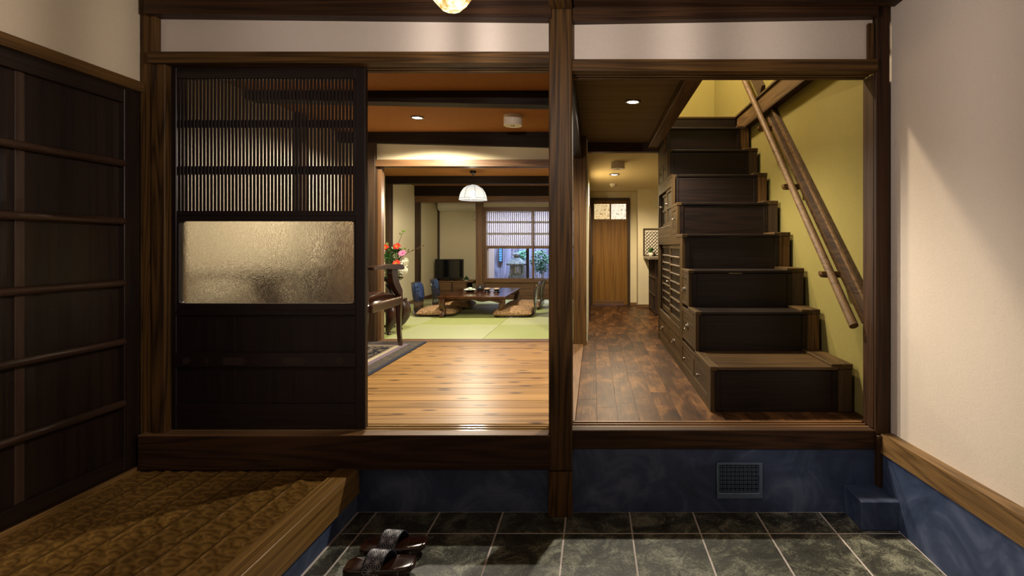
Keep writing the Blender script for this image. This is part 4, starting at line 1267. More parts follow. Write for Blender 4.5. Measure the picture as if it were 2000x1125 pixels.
def cush(u, v):
    x = (u - .5) * 2; y = (v - .5) * 2
    h = (1 - abs(x) ** 4) ** .5 * (1 - abs(y) ** 4) ** .5
    return (x * (w_ + .012), -.03 + y * .285, .422 + .068 * h)
se = MB().grid(cush, 18, 18).build('seat', LEATHER, ac, local=True, smooth=80)
nl = MB()
for i in range(19):
    t = -.31 + .55 * i / 18
    for sx in (-1, 1): nl.ball((sx * (w_ + .022), t, .428), .0065, 7, 5)
for i in range(17): nl.ball((-.25 + .5 * i / 16, .262, .430), .0065, 7, 5)
nl.build('nailheads', plain('nailhead_brass', A(.5, .42, .3), .3, 1.0), se, local=True, smooth=60)
MB().tube([(-.22, -.395, .99), (-.12, -.405, 1.045), (0, -.41, 1.06), (.12, -.405, 1.045), (.22, -.395, .99)], [.028, .034, .040, .034, .028], 8, flat=.5).build('crest_rail', CHAIRW['x'], ac, local=True, smooth=50)
MB().box(-.22, .22, -.345, -.315, .50, .55, .006).build('back_rail', CHAIRW['x'], ac, local=True)
MB().prism([(-.05, .53), (-.035, .66), (-.075, .76), (-.06, .90), (-.03, 1.02), (.03, 1.02), (.06, .90), (.075, .76), (.035, .66), (.05, .53)], 'y', -.368, -.352).build('splat', CHAIRW['z'], ac, local=True)

copy_thing(ac, (-2.02, 3.22, ZF + .011), math.radians(-90), 'second dark armchair facing right, blurred behind the frosted pane')
# =================================================================== FLOWER TABLE, VASE AND FLOWERS
ft = thing('flower_table', 'low dark side table with curved legs carrying the flower vase', 'table', (-2.265, 5.24, ZF))
TW, TD, TH = .285, .20, .335
MB().box(-TW, TW, -TD, TD, TH - .028, TH, .007).build('tabletop', CHAIRW['x'], ft, local=True)
def apron(w, z1, dep, y0, y1, axis='x'):
    p = [(-w, z1)]
    N = 16
    for i in range(N + 1):
        t = i / N; s_ = abs(2 * t - 1)
        z = z1 - dep * (.45 + .55 * s_ ** 2) - .012 * math.cos(t * math.pi * 6) * (1 - s_ ** 4)
        p.append((-w + 2 * w * t, z))
    p.append((w, z1))
    m = MB()
    return m.prism(p, 'y' if axis == 'x' else 'x', y0, y1)
for s_ in (-1, 1):
    apron(TW - .05, TH - .028, .085, s_ * (TD - .03) - .01, s_ * (TD - .03) + .01).build('apron', CHAIRW['x'], ft, local=True)
    apron(TD - .04, TH - .028, .085, s_ * (TW - .04) - .01, s_ * (TW - .04) + .01, 'y').build('apron', CHAIRW['y'], ft, local=True)
for sx in (-1, 1):
    for sy_ in (-1, 1):
        P = [(.0, TH - .03), (.018, TH - .075), (.028, TH - .13), (.022, TH - .19), (-.002, TH - .25), (-.022, .045), (-.014, .012), (-.004, 0)]
        R_ = [.046, .058, .062, .056, .040, .024, .020, .022]
        MB().tube([(sx * (TW - .045 + a), sy_ * (TD - .04 + a * .4), z) for a, z in P], R_, 8).build('leg', CHAIRW['z'], ft, local=True, smooth=60)
MB().box(-TW + .05, TW - .05, -.016, .016, .05, .072, .004).build('stretcher', CHAIRW['x'], ft, local=True)
va = thing('vase', 'black footed bowl vase standing on the low side table', 'vase', (-2.075, 5.24, ZF + TH))
MB().lathe([(.0, 0), (.075, 0), (.080, .012), (.050, .03), (.022, .06), (.018, .09), (.042, .120), (.062, .15), (.048, .178), (.10, .205), (.122, .222), (.116, .232), (.094, .216), (.03, .20), (.0, .20)], 28, cap=False).build('bowl', plain('black_glaze', A(.012, .012, .011), .12), va, local=True, smooth=50)
VB = Vector((-2.075, 5.24, ZF + TH + .20))
STEM = plain('stem_green', A(.05, .14, .03), .5)
BARK = plain('twig_bark', A(.10, .055, .025), .7)
k = NT('lily_petal'); tcx = k.n.new('ShaderNodeTexCoord'); le = k.n.new('ShaderNodeVectorMath'); le.operation = 'LENGTH'; k.link(tcx.outputs['Object'], le.inputs[0])
k.link(k.ramp(le.outputs['Value'], [(.010, (.92, .58, .05)), (.022, (.80, .09, .02)), (.042, (.60, .012, .012))]), k.b.inputs['Base Color']); k.set(Roughness=.5)
LILY = k.m
CHRYS = plain('chrysanthemum_white', A(.82, .82, .66), .7)
PINK = plain('pink_petal', A(.72, .22, .40), .6)
def fl_pos(x, y, Y): return Vector((px(x, Y), Y, pz(y, Y)))
def petals(m, n, L, W, out, curl, seg=5, ph=0.0, tw=0.0):
    for i in range(n):
        a = 2 * math.pi * i / n + ph
        ca, sa = math.cos(a), math.sin(a)
        V = []
        for t in range(seg + 1):
            u = t / seg
            r = L * (out * u + curl * math.sin(math.pi * u) * .2); z = L * (1 - out) * u + L * .25 * math.sin(u * math.pi) - L * curl * u * u
            w = W * math.sin(math.pi * (.12 + .86 * u)) * (1 + tw * math.sin(u * 9))
            for s_ in (-1, 0, 1):
                V.append((ca * r - sa * w * s_, sa * r + ca * w * s_, z + (W * .35 if s_ else 0) * u))
        b = []
        for t in range(seg):
            for s_ in range(2):
                q = t * 3 + s_
                b.append((q, q + 1, q + 4, q + 3))
        m.add(V, b)
    return m
def flower(kind, name, label, cat, x, y, Y, n, group=None):
    pos = fl_pos(x, y, Y)
    f = thing(name, label, cat, pos, random.uniform(0, 6), group)
    if kind == 'lily':
        for s_ in range(6): petals(MB(), 1, .066, .021, .62, .30, 6, s_ * math.pi / 3, .15).xform(Matrix.Rotation(-f.rotation_euler.z, 4, 'Z') @ Matrix.Rotation(math.radians(52), 4, 'X')).build('petal', LILY, f, local=True, smooth=60)
        MB().ball((0, 0, .0), (.010, .010, .014), 8, 6).build('flower_base', STEM, f, local=True, smooth=60)
    elif kind == 'chrys':
        m = MB(); rr = random.Random(4)
        for i in range(150):
            ph = math.acos(1 - 1.75 * rr.random()); a = rr.random() * 6.283
            d = Vector((math.sin(ph) * math.cos(a), math.sin(ph) * math.sin(a), math.cos(ph)))
            t1 = d.orthogonal().normalized(); 
            b_ = d * .012; e = d * n; mid = d * n * .75 + t1 * .007
            m.add([b_, mid, e, d * n * .75 - t1 * .007], [(0, 1, 2, 3)])
        m.ball((0, 0, 0), n * .72, 12, 8)
        tag(m.build('petals', CHRYS, f, local=True), kind='stuff')
    elif kind == 'pink':
        petals(MB(), 9, .055, .013, .8, .1, 4).xform(Matrix.Rotation(-f.rotation_euler.z, 4, 'Z') @ Matrix.Rotation(math.radians(50), 4, 'X')).build('petals', PINK, f, local=True, smooth=60)
        MB().ball((0, 0, .006), (.008, .008, .006), 8, 6).build('centre', plain('flower_centre', A(.35, .1, .12), .7), f, local=True, smooth=60)
    e = VB - pos
    R3 = Matrix.Rotation(-f.rotation_euler.z, 3, 'Z')
    mid = e * .5 + Vector((0, 0, .03))
    MB().tube([R3 @ p for p in (Vector((0, 0, -.004)), mid, e)], [.0028, .0028, .003], 6).build('stem', STEM, f, local=True, smooth=60)
flower('lily', 'red_lily', 'red and yellow lily at the upper left of the arrangement', 'flower', 753, 485, 5.24, 0, 'red lilies in the vase')
flower('lily', 'red_lily', 'red and yellow lily at the top centre of the arrangement', 'flower', 776, 483, 5.20, 0, 'red lilies in the vase')
flower('lily', 'red_lily', 'large low red and yellow lily beside the white chrysanthemums', 'flower', 775, 516, 5.08, 0, 'red lilies in the vase')
flower('pink', 'pink_flower', 'pink flower below the top lily in the arrangement', 'flower', 786, 496, 5.16, 0)
flower('chrys', 'white_chrysanthemum', 'upper round white chrysanthemum at the right of the arrangement', 'flower', 789, 512, 5.20, .055, 'white chrysanthemums in the vase')
flower('chrys', 'white_chrysanthemum', 'lower white chrysanthemum just above the chair arm', 'flower', 787, 528, 5.17, .052, 'white chrysanthemums in the vase')
def branch(label, pts, Y, buds):
    P = [VB] + [fl_pos(x, y, Y + .01 * i) for i, (x, y) in enumerate(pts)]
    b = thing('branch', label, 'branch', P[0])
    n = len(P)
    MB().tube(P, [.0045 - .003 * i / (n - 1) for i in range(n)], 6).build('twig', BARK, b, smooth=60)
    return b
b = branch('tall twig with green buds rising above the lilies', [(777, 500), (779, 474), (784, 461), (788, 453)], 5.22, 0)
m = MB(); rr = random.Random(9)
for x, y in ((788, 453), (782, 459), (790, 454)): leaves(m, fl_pos(x, y, 5.25), 8, .030, .008, (.2, 1.6), rr)
m.build('bud_leaves', plain('bud_green', A(.25, .42, .05), .5), b)
b = branch('bare budding twig reaching right over the white chrysanthemums', [(780, 505), (793, 496), (806, 489), (818, 485), (828, 479)], 5.24, 0)
m = MB()
for x, y in ((806, 489), (816, 485), (821, 482), (827, 479.5), (798, 488), (797, 491)): m.ball(fl_pos(x, y, 5.27), (.006, .006, .008), 8, 6)
m.build('buds', BARK, b, smooth=60)
fo = thing('foliage_sprays', 'dark green leafy sprays filling the flower vase', 'foliage', VB)
m = MB(); rr = random.Random(12)
for i in range(75):
    x, y = rr.uniform(738, 786), rr.uniform(486, 540)
    leaves(m, fl_pos(x, y, 5.26 + rr.uniform(-.05, .06)), 9, .055, .010, (.3, 2.2), rr)
tag(m.build('leaves', LEAF, fo), kind='stuff')
m = MB()
for i in range(16):
    p = fl_pos(rr.uniform(742, 784), rr.uniform(488, 515), 5.26)
    m.tube([VB, (VB + p) / 2 + Vector((0, 0, .02)), p], .002, 5)
m.build('stems', STEM, fo)
m = MB()
leaves(m, fl_pos(756, 482, 5.24), 6, .05, .010, (0, .5), rr); leaves(m, fl_pos(790, 488, 5.22), 6, .045, .010, (.6, 1.6), rr)
tag(m.build('young_leaves', plain('young_leaf', A(.32, .42, .06), .5), fo), kind='stuff')
# =================================================================== LOW TABLE
lt = thing('low_table', 'polished reddish brown low table with curved legs on the tatami', 'table', (-1.51, 6.95, ZF))
LW, LD, LH = .415, .655, .262
MB().box(-LW, LW, -LD, LD, LH - .034, LH, .006).build('tabletop', WALNUT['y'], lt, local=True)
for s_ in (-1, 1):
    apron(LW - .06, LH - .034, .05, s_ * (LD - .045) - .012, s_ * (LD - .045) + .012).build('apron', WALNUT['x'], lt, local=True)
    apron(LD - .06, LH - .034, .05, s_ * (LW - .045) - .012, s_ * (LW - .045) + .012, 'y').build('apron', WALNUT['y'], lt, local=True)
    for s2 in (-1, 1):
        P = [(.004, LH - .036), (.014, LH - .075), (.010, LH - .12), (-.008, .10), (-.012, .06), (.006, .03), (.016, .014), (.012, 0)]
        R_ = [.040, .042, .036, .026, .024, .028, .030, .024]
        MB().tube([(s_ * (LW - .055 + a), s2 * (LD - .055 + a), z) for a, z in P], R_, 10).build('leg', WALNUT['z'], lt, local=True, smooth=60)
TT = ZF + LH
# =================================================================== FLOOR CHAIRS AND CUSHIONS
WINBLUE = plain('window_blue_lacquer', A(.0015, .013, .038), .18, 0, .05, 10, 0, .6, .5)  # dark lacquer with the window's blue reflection put into its colour
DARKL = plain('dark_lacquer', A(.012, .010, .009), .22, 0, .1, 10, 0, .6, .4)
def make_zaisu(label, loc, rz):
    z = thing('floor_chair', label, 'chair', loc, rz, 'legless floor chairs around the low table')
    # local: +x is the front (towards the table), back at -x
    prof = [(.24, .004), (.10, .004), (-.06, .005), (-.17, .008), (-.212, .03), (-.225, .075), (-.222, .13), (-.225, .20), (-.245, .30), (-.275, .42)]
    wid = [.225, .235, .24, .225, .20, .165, .165, .20, .21, .20]
    def at(t):
        f = t * (len(prof) - 1); i = min(int(f), len(prof) - 2); u = f - i
        a, b = prof[i], prof[i + 1]
        return a[0] + (b[0] - a[0]) * u, a[1] + (b[1] - a[1]) * u, wid[i] + (wid[i + 1] - wid[i]) * u
    def fn(u, v):
        x, zz, w = at(u); s_ = 2 * v - 1
        bow = .035 * max(0, (zz - .05)) / .37 * s_ * s_
        rnd = 1 - .10 * max(0, u - .93) / .07 * abs(s_) ** 4
        return (x + bow, s_ * w * rnd, zz - (.03 * s_ ** 6 * max(0, u - .9) / .1))
    NU, NV = 40, 16
    holes = {(i, j) for i in (36, 37) for j in (6, 7)} | {(i, j) for i in (36, 37) for j in (8, 9)}
    hole = lambda i, j: (i in (34, 36) and j in (6, 9)) or (i in (34, 36) and j in (7, 8) and False)
    o = MB().grid(fn, NU, NV, skip=hole).build('bent_frame', DARKL, z, local=True, smooth=60)
    md = o.modifiers.new('thickness', 'SOLIDIFY'); md.thickness = .012; md.offset = 0
    # shield shaped lacquer face on the back
    def fs(u, v):
        t = .70 + .29 * u; s_ = 2 * v - 1
        t2 = max(t, .70 + .085 * abs(s_) ** 1.4 + .0)
        t2 = t2 if u < .5 else t
        x, zz, w = at(t); 
        if u < .35: zz += (.05 * abs(s_) ** 1.6) * (1 - u / .35)
        bow = .035 * max(0, (zz - .05)) / .37 * s_ * s_
        return (x + bow + .0085, s_ * w * .97, zz - (.03 * s_ ** 6 * max(0, u - .8) / .2))
    o = MB().grid(fs, 20, 16, skip=lambda i, j: i in (12, 15) and j in (6, 9)).build('back_face', WINBLUE, z, local=True, smooth=60)
    md = o.modifiers.new('thickness', 'SOLIDIFY'); md.thickness = .004; md.offset = 1
    m = MB()
    return z
z1 = make_zaisu('floor chair with blue reflection coloured into its back, nearest on the left of the low table', (-2.05, 6.62, ZF), 0)
copy_thing(z1, (-2.04, 7.32, ZF), math.radians(3), 'floor chair with blue reflection coloured into its back, second on the left, before the television stand')
copy_thing(z1, (-.965, 6.55, ZF), math.radians(183), 'floor chair nearest on the right of the low table, seen edge on')
copy_thing(z1, (-.955, 7.30, ZF), math.radians(178), 'floor chair on the right of the low table, nearer the window')
k = NT('brocade'); v = k.coord()
n1 = k.noise(v, 75, 3, .6, 1.0)
c = k.ramp(n1, [(.38, (.10, .050, .018)), (.5, (.29, .165, .068)), (.62, (.46, .30, .150))])
k.link(c, k.b.inputs['Base Color']); k.bump(n1, .4, .004); k.set(Roughness=.75)
BROC = k.m
def cushion(label, loc, rz):
    c = thing('floor_cushion', label, 'cushion', loc, rz, 'brown brocade cushions on the floor chairs')
    hw, hd = .25, .27
    def h(x, y): return (max(0, 1 - abs(x) ** 3.2) ** .5) * (max(0, 1 - abs(y) ** 3.2) ** .5)
    def top(u, v):
        x = 2 * u - 1; y = 2 * v - 1
        return (x * hw * (1 - .05 * y * y), y * hd * (1 - .05 * x * x), .032 + .066 * h(x, y) - .012 * math.exp(-(x * x + y * y) * 30))
    def bot(u, v):
        x = 2 * u - 1; y = 2 * v - 1
        return (x * hw * (1 - .05 * y * y), y * hd * (1 - .05 * x * x), .032 - .030 * h(x, y) ** .4)
    MB().grid(top, 24, 24).grid(bot, 24, 24).build('cover', BROC, c, local=True, smooth=80, weld=True)
    MB().tube([top(.5, .5)[:2] + (top(.5, .5)[2] - .001,), top(.5, .5)[:2] + (top(.5, .5)[2] + .012,)], [.006, .002], 6).build('tassel', BROC, c, local=True)
    return c
c1 = cushion('brown brocade cushion on the left floor chair nearest the viewer', (-1.99, 6.62, ZF + .012), .04)
copy_thing(c1, (-1.96, 7.32, ZF + .012), .08, 'brown brocade cushion on the second left floor chair, half under the table')
copy_thing(c1, (-1.02, 6.55, ZF + .012), math.pi + .05, 'brown brocade cushion on the right of the low table, nearest the viewer')
copy_thing(c1, (-1.00, 7.30, ZF + .012), math.pi, 'brown brocade cushion on the right floor chair nearer the window, mostly hidden')

# =================================================================== TEA THINGS
CLAY = plain('black_clay', A(.018, .017, .018), .30, 0, .2, 30)
CREAMG = plain('cream_glaze', A(.62, .52, .38), .35, 0, .2, 40)
pl = thing('serving_plate', 'black oval plate with wrapped sweets on the low table', 'plate', (-1.675, 6.93, TT))
MB().lathe([(.0, 0), (.045, 0), (.055, .008), (.10, .028), (.097, .031), (.05, .012), (.0, .010)], 28, cap=False).build('dish', CLAY, pl, local=True, smooth=50)
for i, (x, y, z, lab) in enumerate(((-.05, -.01, .026, 'leftmost'), (-.012, .022, .030, 'rear'), (.018, -.022, .028, 'front'), (.05, .008, .028, 'rightmost'), (0, 0, .046, 'topmost'))):
    s = thing('wrapped_sweet', lab + ' white and pale green wrapped sweet on the black plate', 'sweet', (-1.675 + x, 6.93 + y, TT + z - .012), i * .8, 'wrapped sweets on the plate')
    MB().ball((0, 0, .014), (.032, .022, .014), 10, 7).build('wrapper', plain('wrapper_%d' % i, A(.75, .78, .66) if i != 2 else A(.35, .5, .32), .5), s, local=True, smooth=60)
    MB().prism([(.028, .010), (.045, .020), (.045, .004)], 'y', -.002, .002).build('twist', WHITE, s, local=True)
tp = thing('teapot', 'round black clay teapot with side handle on the low table', 'teapot', (-1.575, 7.09, TT))
MB().lathe([(.0, .004), (.034, .004), (.036, .0), (.045, .010), (.054, .030), (.052, .050), (.040, .066), (.026, .072), (.0, .072)], 28, cap=False).build('body', CLAY, tp, local=True, smooth=50)
MB().lathe([(.026, .071), (.022, .078), (.008, .082), (.006, .088), (.010, .094), (.004, .099), (.0, .099)], 20, cap=False).build('lid', CLAY, tp, local=True, smooth=50)
MB().tube([(.045, -.005, .042), (.068, -.008, .054), (.086, -.010, .068)], [.011, .008, .007], 10).build('spout', CLAY, tp, local=True, smooth=50)
MB().tube([(-.040, -.012, .062), (-.058, -.02, .085), (-.078, -.022, .072), (-.074, -.02, .045), (-.052, -.015, .030)], .0045, 8).build('handle', CLAY, tp, local=True, smooth=50)
def cup(x, y, lab):
    s = thing('saucer', 'dark saucer under the ' + lab, 'saucer', (x, y, TT), 0, 'saucers on the low table')
    MB().lathe([(.0, 0), (.03, 0), (.052, .010), (.050, .013), (.028, .006), (.0, .005)], 24, cap=False).build('dish', CLAY, s, local=True, smooth=50)
    c = thing('tea_cup', lab, 'cup', (x, y, TT + .006), 0, 'cream rimmed tea cups')
    MB().lathe([(.0, 0), (.020, 0), (.021, .006), (.034, .022), (.039, .036)], 24, cap=False).build('bowl', CLAY, c, local=True, smooth=50)
    MB().lathe([(.039, .036), (.041, .050), (.037, .050), (.032, .022), (.0, .010)], 24, cap=False).build('glazed_rim', CREAMG, c, local=True, smooth=50)
cup(-1.432, 6.87, 'cream rimmed tea cup beside the teapot spout')
cup(-1.305, 6.87, 'cream rimmed tea cup nearest the right edge of the table')

# =================================================================== TELEVISION CORNER
ts = thing('television_stand', 'low brown television stand with overhanging top behind the floor chairs', 'cabinet', (-2.40, 8.93, ZF))
sx0, sx1, sy0, sy1, sh_ = -2.70, -2.16, 8.72, 9.14, .675
MB().box(sx0, -2.06, sy0 - .01, sy1, sh_ - .022, sh_, .003).build('top_board', INNER['x'], ts)
for x in (sx0, -2.43, sx1 - .02): MB().box(x, x + .02, sy0, sy1, ZF, sh_ - .022, .002).build('upright', INNER_D['z'], ts)
MB().box(sx0 + .02, sx1 - .02, sy0 + .01, sy1, .50, .515, .001).build('shelf_board', INNER['x'], ts)
MB().box(sx0 + .02, sx1 - .02, sy1 - .012, sy1, ZF, sh_ - .022).build('back_board', INNER_D['x'], ts)
for a, b in ((sx0 + .022, -2.432), (-2.408, sx1 - .022)):
    dr = MB().box(a, b, sy0, sy0 + .018, .518, .650, .002).build('drawer', INNER['x'], ts)
    dr = MB().box(a, b, sy0, sy0 + .018, .395, .497, .002).build('drawer', INNER['x'], ts)
tv = thing('television', 'black flat television on the low stand in the corner', 'television', (-2.47, 8.86, sh_))
a0, a1 = -2.745, -2.258
MB().box(a0, a1, 8.84, 8.885, .705, 1.045, .006).build('case', BLACK, tv)
MB().box(a0 + .018, a1 - .018, 8.8375, 8.8405, .735, 1.027).build('screen', plain('tv_screen', A(.006, .006, .007), .06), tv)
MB().box(-2.50, -2.44, 8.85, 8.88, .685, .71, .004).build('neck', BLACK, tv)
MB().lathe([(.0, 0), (.12, 0), (.118, .006), (.05, .012), (.0, .013)], 24, (-2.47, 8.865, sh_), cap=False).build('foot', BLACK, tv, smooth=40)
bp = thing('potted_plant', 'dark bonsai in a white dish at the end of the television stand', 'plant', (-2.185, 8.765, sh_))
MB().lathe([(.0, 0), (.028, 0), (.040, .016), (.038, .018), (.026, .008), (.0, .008)], 18, cap=False).build('dish', WHITE, bp, local=True, smooth=50)
m = MB().ball((0, 0, .034), (.042, .036, .032), 12, 8); leaves(m, (0, 0, .035), 40, .055, .008, (0, 1.5), random.Random(5))
m.build('foliage', plain('moss', A(.018, .05, .015), .8), bp, local=True)
rb_ = thing('waste_bin', 'small pale green box beside the television stand', 'bin', (-2.02, 8.80, ZF))
MB().box(-.055, .055, -.055, .055, .0, .235, .006).box(-.058, .058, -.058, .058, .22, .24, .003).build('box', plain('bin_green', A(.22, .21, .11), .5), rb_, local=True)
acu = thing('air_conditioner', 'long white air conditioner under the header in the television corner', 'air conditioner', (-2.39, 9.08, 1.90))
pr = [(9.195, 1.90), (9.02, 1.895), (8.955, 1.935), (8.945, 2.02), (8.96, 2.15), (9.195, 2.16)]
MB().prism(pr, 'x', -2.735, -2.10).build('body', WHITE, acu)
MB().prism([(y, z) for y, z in pr], 'x', -2.10, -2.072).build('end_cap', plain('white_end_cap', A(.85, .83, .78), .4), acu)
MB().box(-2.70, -2.13, 8.99, 9.10, 1.888, 1.897, .002).build('vent_flap', WHITE, acu)
ps = thing('pipe_loop', 'cream looped pipe on the wall below the air conditioner', 'pipe', (-2.07, 9.12, 1.70))
loop = [(px(x, 9.10), 9.10 + .01 * i, pz(y, 9.10)) for i, (x, y) in enumerate(((928, 406), (931, 414), (932, 421), (929, 428), (924, 429), (921, 424), (924, 417), (929, 412)))]
MB().tube(loop, .012, 8).build('hose', plain('cream_hose', A(.62, .55, .40), .5), ps, smooth=60)

# =================================================================== PAPER PENDANT OVER THE TABLE
pd = thing('pendant_lamp', 'white domed pendant lamp with dark ribs over the low table', 'lamp', (-1.510, 6.40, 1.845))
k = NT('lamp_cloth'); vv = k.coord(rand=False); nn = k.noise(vv, 160, 2)
tl = k.new('ShaderNodeBsdfTranslucent'); em = k.new('ShaderNodeEmission'); tr = k.new('ShaderNodeBsdfTransparent'); tl.inputs[0].default_value = (.006, .006, .0055, 1)
em.inputs[0].default_value = (1, .96, .88, 1)
k.link(k.math('ADD', k.math('MULTIPLY', nn, .6), .36), em.inputs[1])
m1 = k.new('ShaderNodeMixShader'); m1.inputs[0].default_value = .06
m2 = k.new('ShaderNodeAddShader')
k.link(tl.outputs[0], m1.inputs[1]); k.link(tr.outputs[0], m1.inputs[2])
k.link(m1.outputs[0], m2.inputs[0]); k.link(em.outputs[0], m2.inputs[1]); k.link(m2.outputs[0], k.out.inputs[0])
CLOTH = k.m
dome = [(.172, .022), (.165, .06), (.148, .105), (.118, .148), (.075, .178), (.025, .194)]
ND = 8
MB().lathe(dome, ND, cap=False, ph=math.pi / 8).build('shade', CLOTH, pd, local=True)
MB().lathe([(.172, .022), (.176, .0), (.168, .001)], ND, cap=False, ph=math.pi / 8).build('shade_hem', CLOTH, pd, local=True)
for i in range(ND):
    a = 2 * math.pi * i / ND + math.pi / 8
    MB().tube([(r * 1.006 * math.cos(a), r * 1.006 * math.sin(a), z) for r, z in dome], .0022, 5).build('rib', IRON, pd, local=True)
MB().tube([(.173 * math.cos(2 * math.pi * i / ND + math.pi / 8), .173 * math.sin(2 * math.pi * i / ND + math.pi / 8), .022) for i in range(ND)], .002, 5, closed=True).build('rim', IRON, pd, local=True)
MB().tube([(0, 0, .19), (0, 0, .34)], .004, 8).build('cord', BLACK, pd, local=True)
MB().lathe([(.0, .318), (.012, .318), (.022, .33), (.038, .338), (.040, .367), (.0, .367)], 20).build('ceiling_rose', BLACK, pd, local=True, smooth=40)
MB().ball((0, 0, .075), (.045, .045, .05), 14, 10).build('bulb', emit('bulb_glow', (1, .95, .85, 1), 6), pd, local=True, smooth=60)
light('pendant_bulb', 'POINT', (-1.510, 6.40, 1.845 + .012), P_TATAMI, NEUTRAL, .03, parent=pd)

# =================================================================== GARDEN BEYOND THE WINDOW
struct('floor', MB().box(-2.6, 1.0, 8.76, 11.2, .30, .40), plain('garden_gravel', A(.30, .28, .24), .9, 0, .5, 60, .8), 'gravel of the small garden beyond the window', 'ground')
FENCE = wood('fence_board', A(.06, .045, .055), A(.32, .26, .30), 'z', .8, .9, 30, .5, vary=.35)
fe = thing('garden_fence', 'weathered vertical board fence behind the stone lantern', 'fence', (-1.0, 10.35, .40))
rf_ = random.Random(21)
x = -2.5
while x < .6:
    w_b = rf_.choice([.10, .12, .14])
    MB().box(x, x + w_b - .004, 10.34 + rf_.uniform(0, .015), 10.37, .40, 2.6, .003).build('board', FENCE, fe)
    x += w_b
MB().box(-2.5, .6, 10.37, 10.42, .7, .78).build('fence_rail', INNER_D['x'], fe)
MB().box(-2.5, .6, 10.37, 10.42, 2.1, 2.18).build('fence_rail', INNER_D['x'], fe)
struct('wall_left', MB().box(-1.899, -1.80, 8.76, 9.25, .30, 2.7), PLASTER, 'pale outer wall edge at the left of the garden', 'wall')
gpst = thing('garden_post', 'slim dark post just left of the stone lantern in the garden', 'post', (px(959, 9.3), 9.3, .40))
MB().box(-.012, .012, -.012, .012, 0, 2.1, .002).build('pole', INNER_D['z'], gpst, local=True)
gp2 = thing('garden_post', 'thick dark post in front of the garden shrub', 'post', (px(1030.5, 9.25), 9.25, .40))
MB().box(-.024, .024, -.024, .024, 0, 2.2, .003).build('pole', plain('dark_post', A(.012, .010, .012), .7), gp2, local=True)
bl = thing('louvred_lattice', 'narrow blue lit louvred lattice hung on the garden fence', 'lattice', (px(978, 10.2), 10.30, pz(513, 10.2)))
bx0, bx1, bz0, bz1 = px(974, 10.3), px(982, 10.3), pz(513, 10.3), pz(478, 10.3)
BLUE = plain('blue_lit_board', A(.10, .28, .42), .5)  # blue garden light put into the board colour
MB().box(bx0, bx0 + .012, 10.28, 10.32, bz0, bz1).box(bx1 - .012, bx1, 10.28, 10.32, bz0, bz1).box(bx0, bx1, 10.28, 10.32, bz0, bz0 + .02).build('frame', INNER_D['z'], bl)
for i in range(7):
    z = bz0 + .03 + i * (bz1 - bz0 - .03) / 7
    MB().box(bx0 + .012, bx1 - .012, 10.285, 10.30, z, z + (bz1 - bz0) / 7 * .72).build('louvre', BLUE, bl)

k = NT('lantern_stone'); v = k.coord(); n = k.noise(v, 22, 5, .65); n2 = k.noise(v, 90, 2)
k.link(k.ramp(n, [(.35, (.07, .085, .08)), (.6, (.24, .26, .24))]), k.b.inputs['Base Color']); k.bump(k.math('ADD', n, n2), .5, .01); k.set(Roughness=.9)
STONE = k.m
YL = 9.7
lx = px(1008.5, YL)
sl_ = thing('stone_lantern', 'mossy stone garden lantern with broad roof outside the window', 'lantern', (lx, YL, pz(556, YL)))
zb = pz(556, YL); zz = lambda y: pz(y, YL) - zb
MB().lathe([(.16, 0), (.17, zz(546) - .01), (.155, zz(546)), (.0, zz(546))], 8, ph=.39).build('base', STONE, sl_, local=True)
MB().lathe([(.150, zz(546)), (.158, zz(543)), (.150, zz(537)), (.118, zz(535)), (.0, zz(535))], 6, ph=.26).build('platform', STONE, sl_, local=True)
m = MB()
h0, h1, q = zz(535), zz(517), .105
for sx in (-1, 1):
    for sy_ in (-1, 1): m.box(sx * q - .028 * sx - .028, sx * q - .028 * sx + .028, sy_ * q - .028 * sy_ - .028, sy_ * q - .028 * sy_ + .028, h0, h1, .004)
m.box(-q + .004, q - .004, -q + .004, q - .004, h0, h0 + .03).box(-q + .004, q - .004, -q + .004, q - .004, h1 - .03, h1)
m.box(-.022, .022, -q + .006, -q + .04, h0, h1, .003).build('fire_box', STONE, sl_, local=True)
MB().lathe([(.188, zz(518)), (.195, zz(515)), (.165, zz(512)), (.115, zz(507)), (.06, zz(503.5)), (.035, zz(503)), (.0, zz(503))], 6, ph=.26).build('roof', STONE, sl_, local=True, smooth=25)
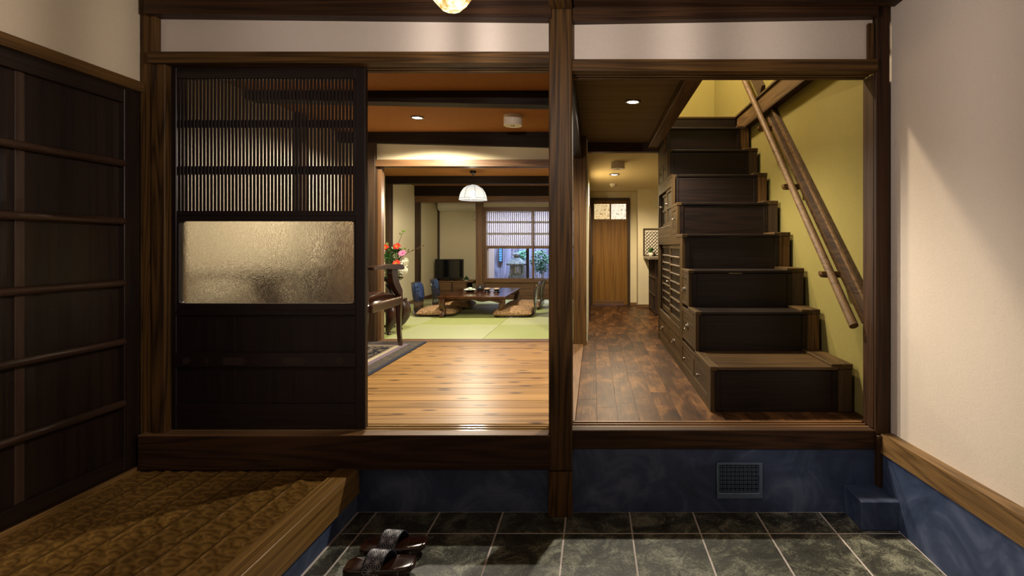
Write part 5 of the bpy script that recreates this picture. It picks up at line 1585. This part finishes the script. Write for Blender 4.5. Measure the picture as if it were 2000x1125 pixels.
MB().lathe([(.03, zz(503.5)), (.045, zz(501.5)), (.052, zz(500)), (.070, zz(498.5)), (.070, zz(496.5)), (.05, zz(494.5)), (.02, zz(493.4)), (.0, zz(493))], 14, ph=.26).build('finial', STONE, sl_, local=True, smooth=50)

GLEAF = plain('shrub_leaf', A(.06, .22, .09), .45, 0, .35, 12)
def shrub(label, cx, cy, Y, w, h, n, seed, baseY):
    r = random.Random(seed)
    c = fl_pos(cx, cy, Y)
    sb = thing('garden_shrub', label, 'shrub', (c.x, Y, .40))
    m = MB()
    for i in range(n):
        while True:
            q = Vector((r.uniform(-1, 1), r.uniform(-1, 1), r.uniform(-1, 1)))
            if q.length < 1: break
        p = c + Vector((q.x * w, q.y * .25, q.z * h))
        leaves(m, p, 3, .060, .020, (.8, 2.2), r)
    tag(m.build('leaves', GLEAF, sb), kind='stuff')
    m = MB()
    for i in range(7):
        p = c + Vector((r.uniform(-.8, .8) * w, r.uniform(-.2, .2), r.uniform(-.3, .5) * h))
        b0 = Vector((c.x + r.uniform(-.05, .05), Y, .40))
        m.tube([b0, (b0 + p) / 2 + Vector((r.uniform(-.03, .03), 0, .05)), p], [.008, .006, .004], 6)
    m.build('stems', plain('shrub_stem_%d' % seed, A(.30, .28, .12), .7), sb, smooth=60)
shrub('bright green shrub right of the dark garden post', 1056, 511, 9.75, .19, .22, 230, 31, 0)
shrub('smaller green shrub behind the stone lantern roof', 1022, 500, 10.05, .10, .13, 90, 32, 0)
struct('wall_right', MB().box(.55, .65, 8.76, 11.0, .3, 3.0), FENCE, 'garden side wall, hidden behind the window post', 'wall')
# unseen area lamps over the garden; the second backlights the paper screens
light('garden_lamp', 'AREA', (-1.15, 9.15, 2.75), P_GARDEN * 2.6, (.33, .56, 1.0), target=(-1.1, 9.9, .8), sx=1.4, sy=.25)
light('garden_lamp', 'AREA', (-1.1, 10.1, 2.7), P_GARDEN * 1.1, (.78, .81, 1.0), target=(-1.1, 8.7, 1.55), sx=1.6, sy=.3)
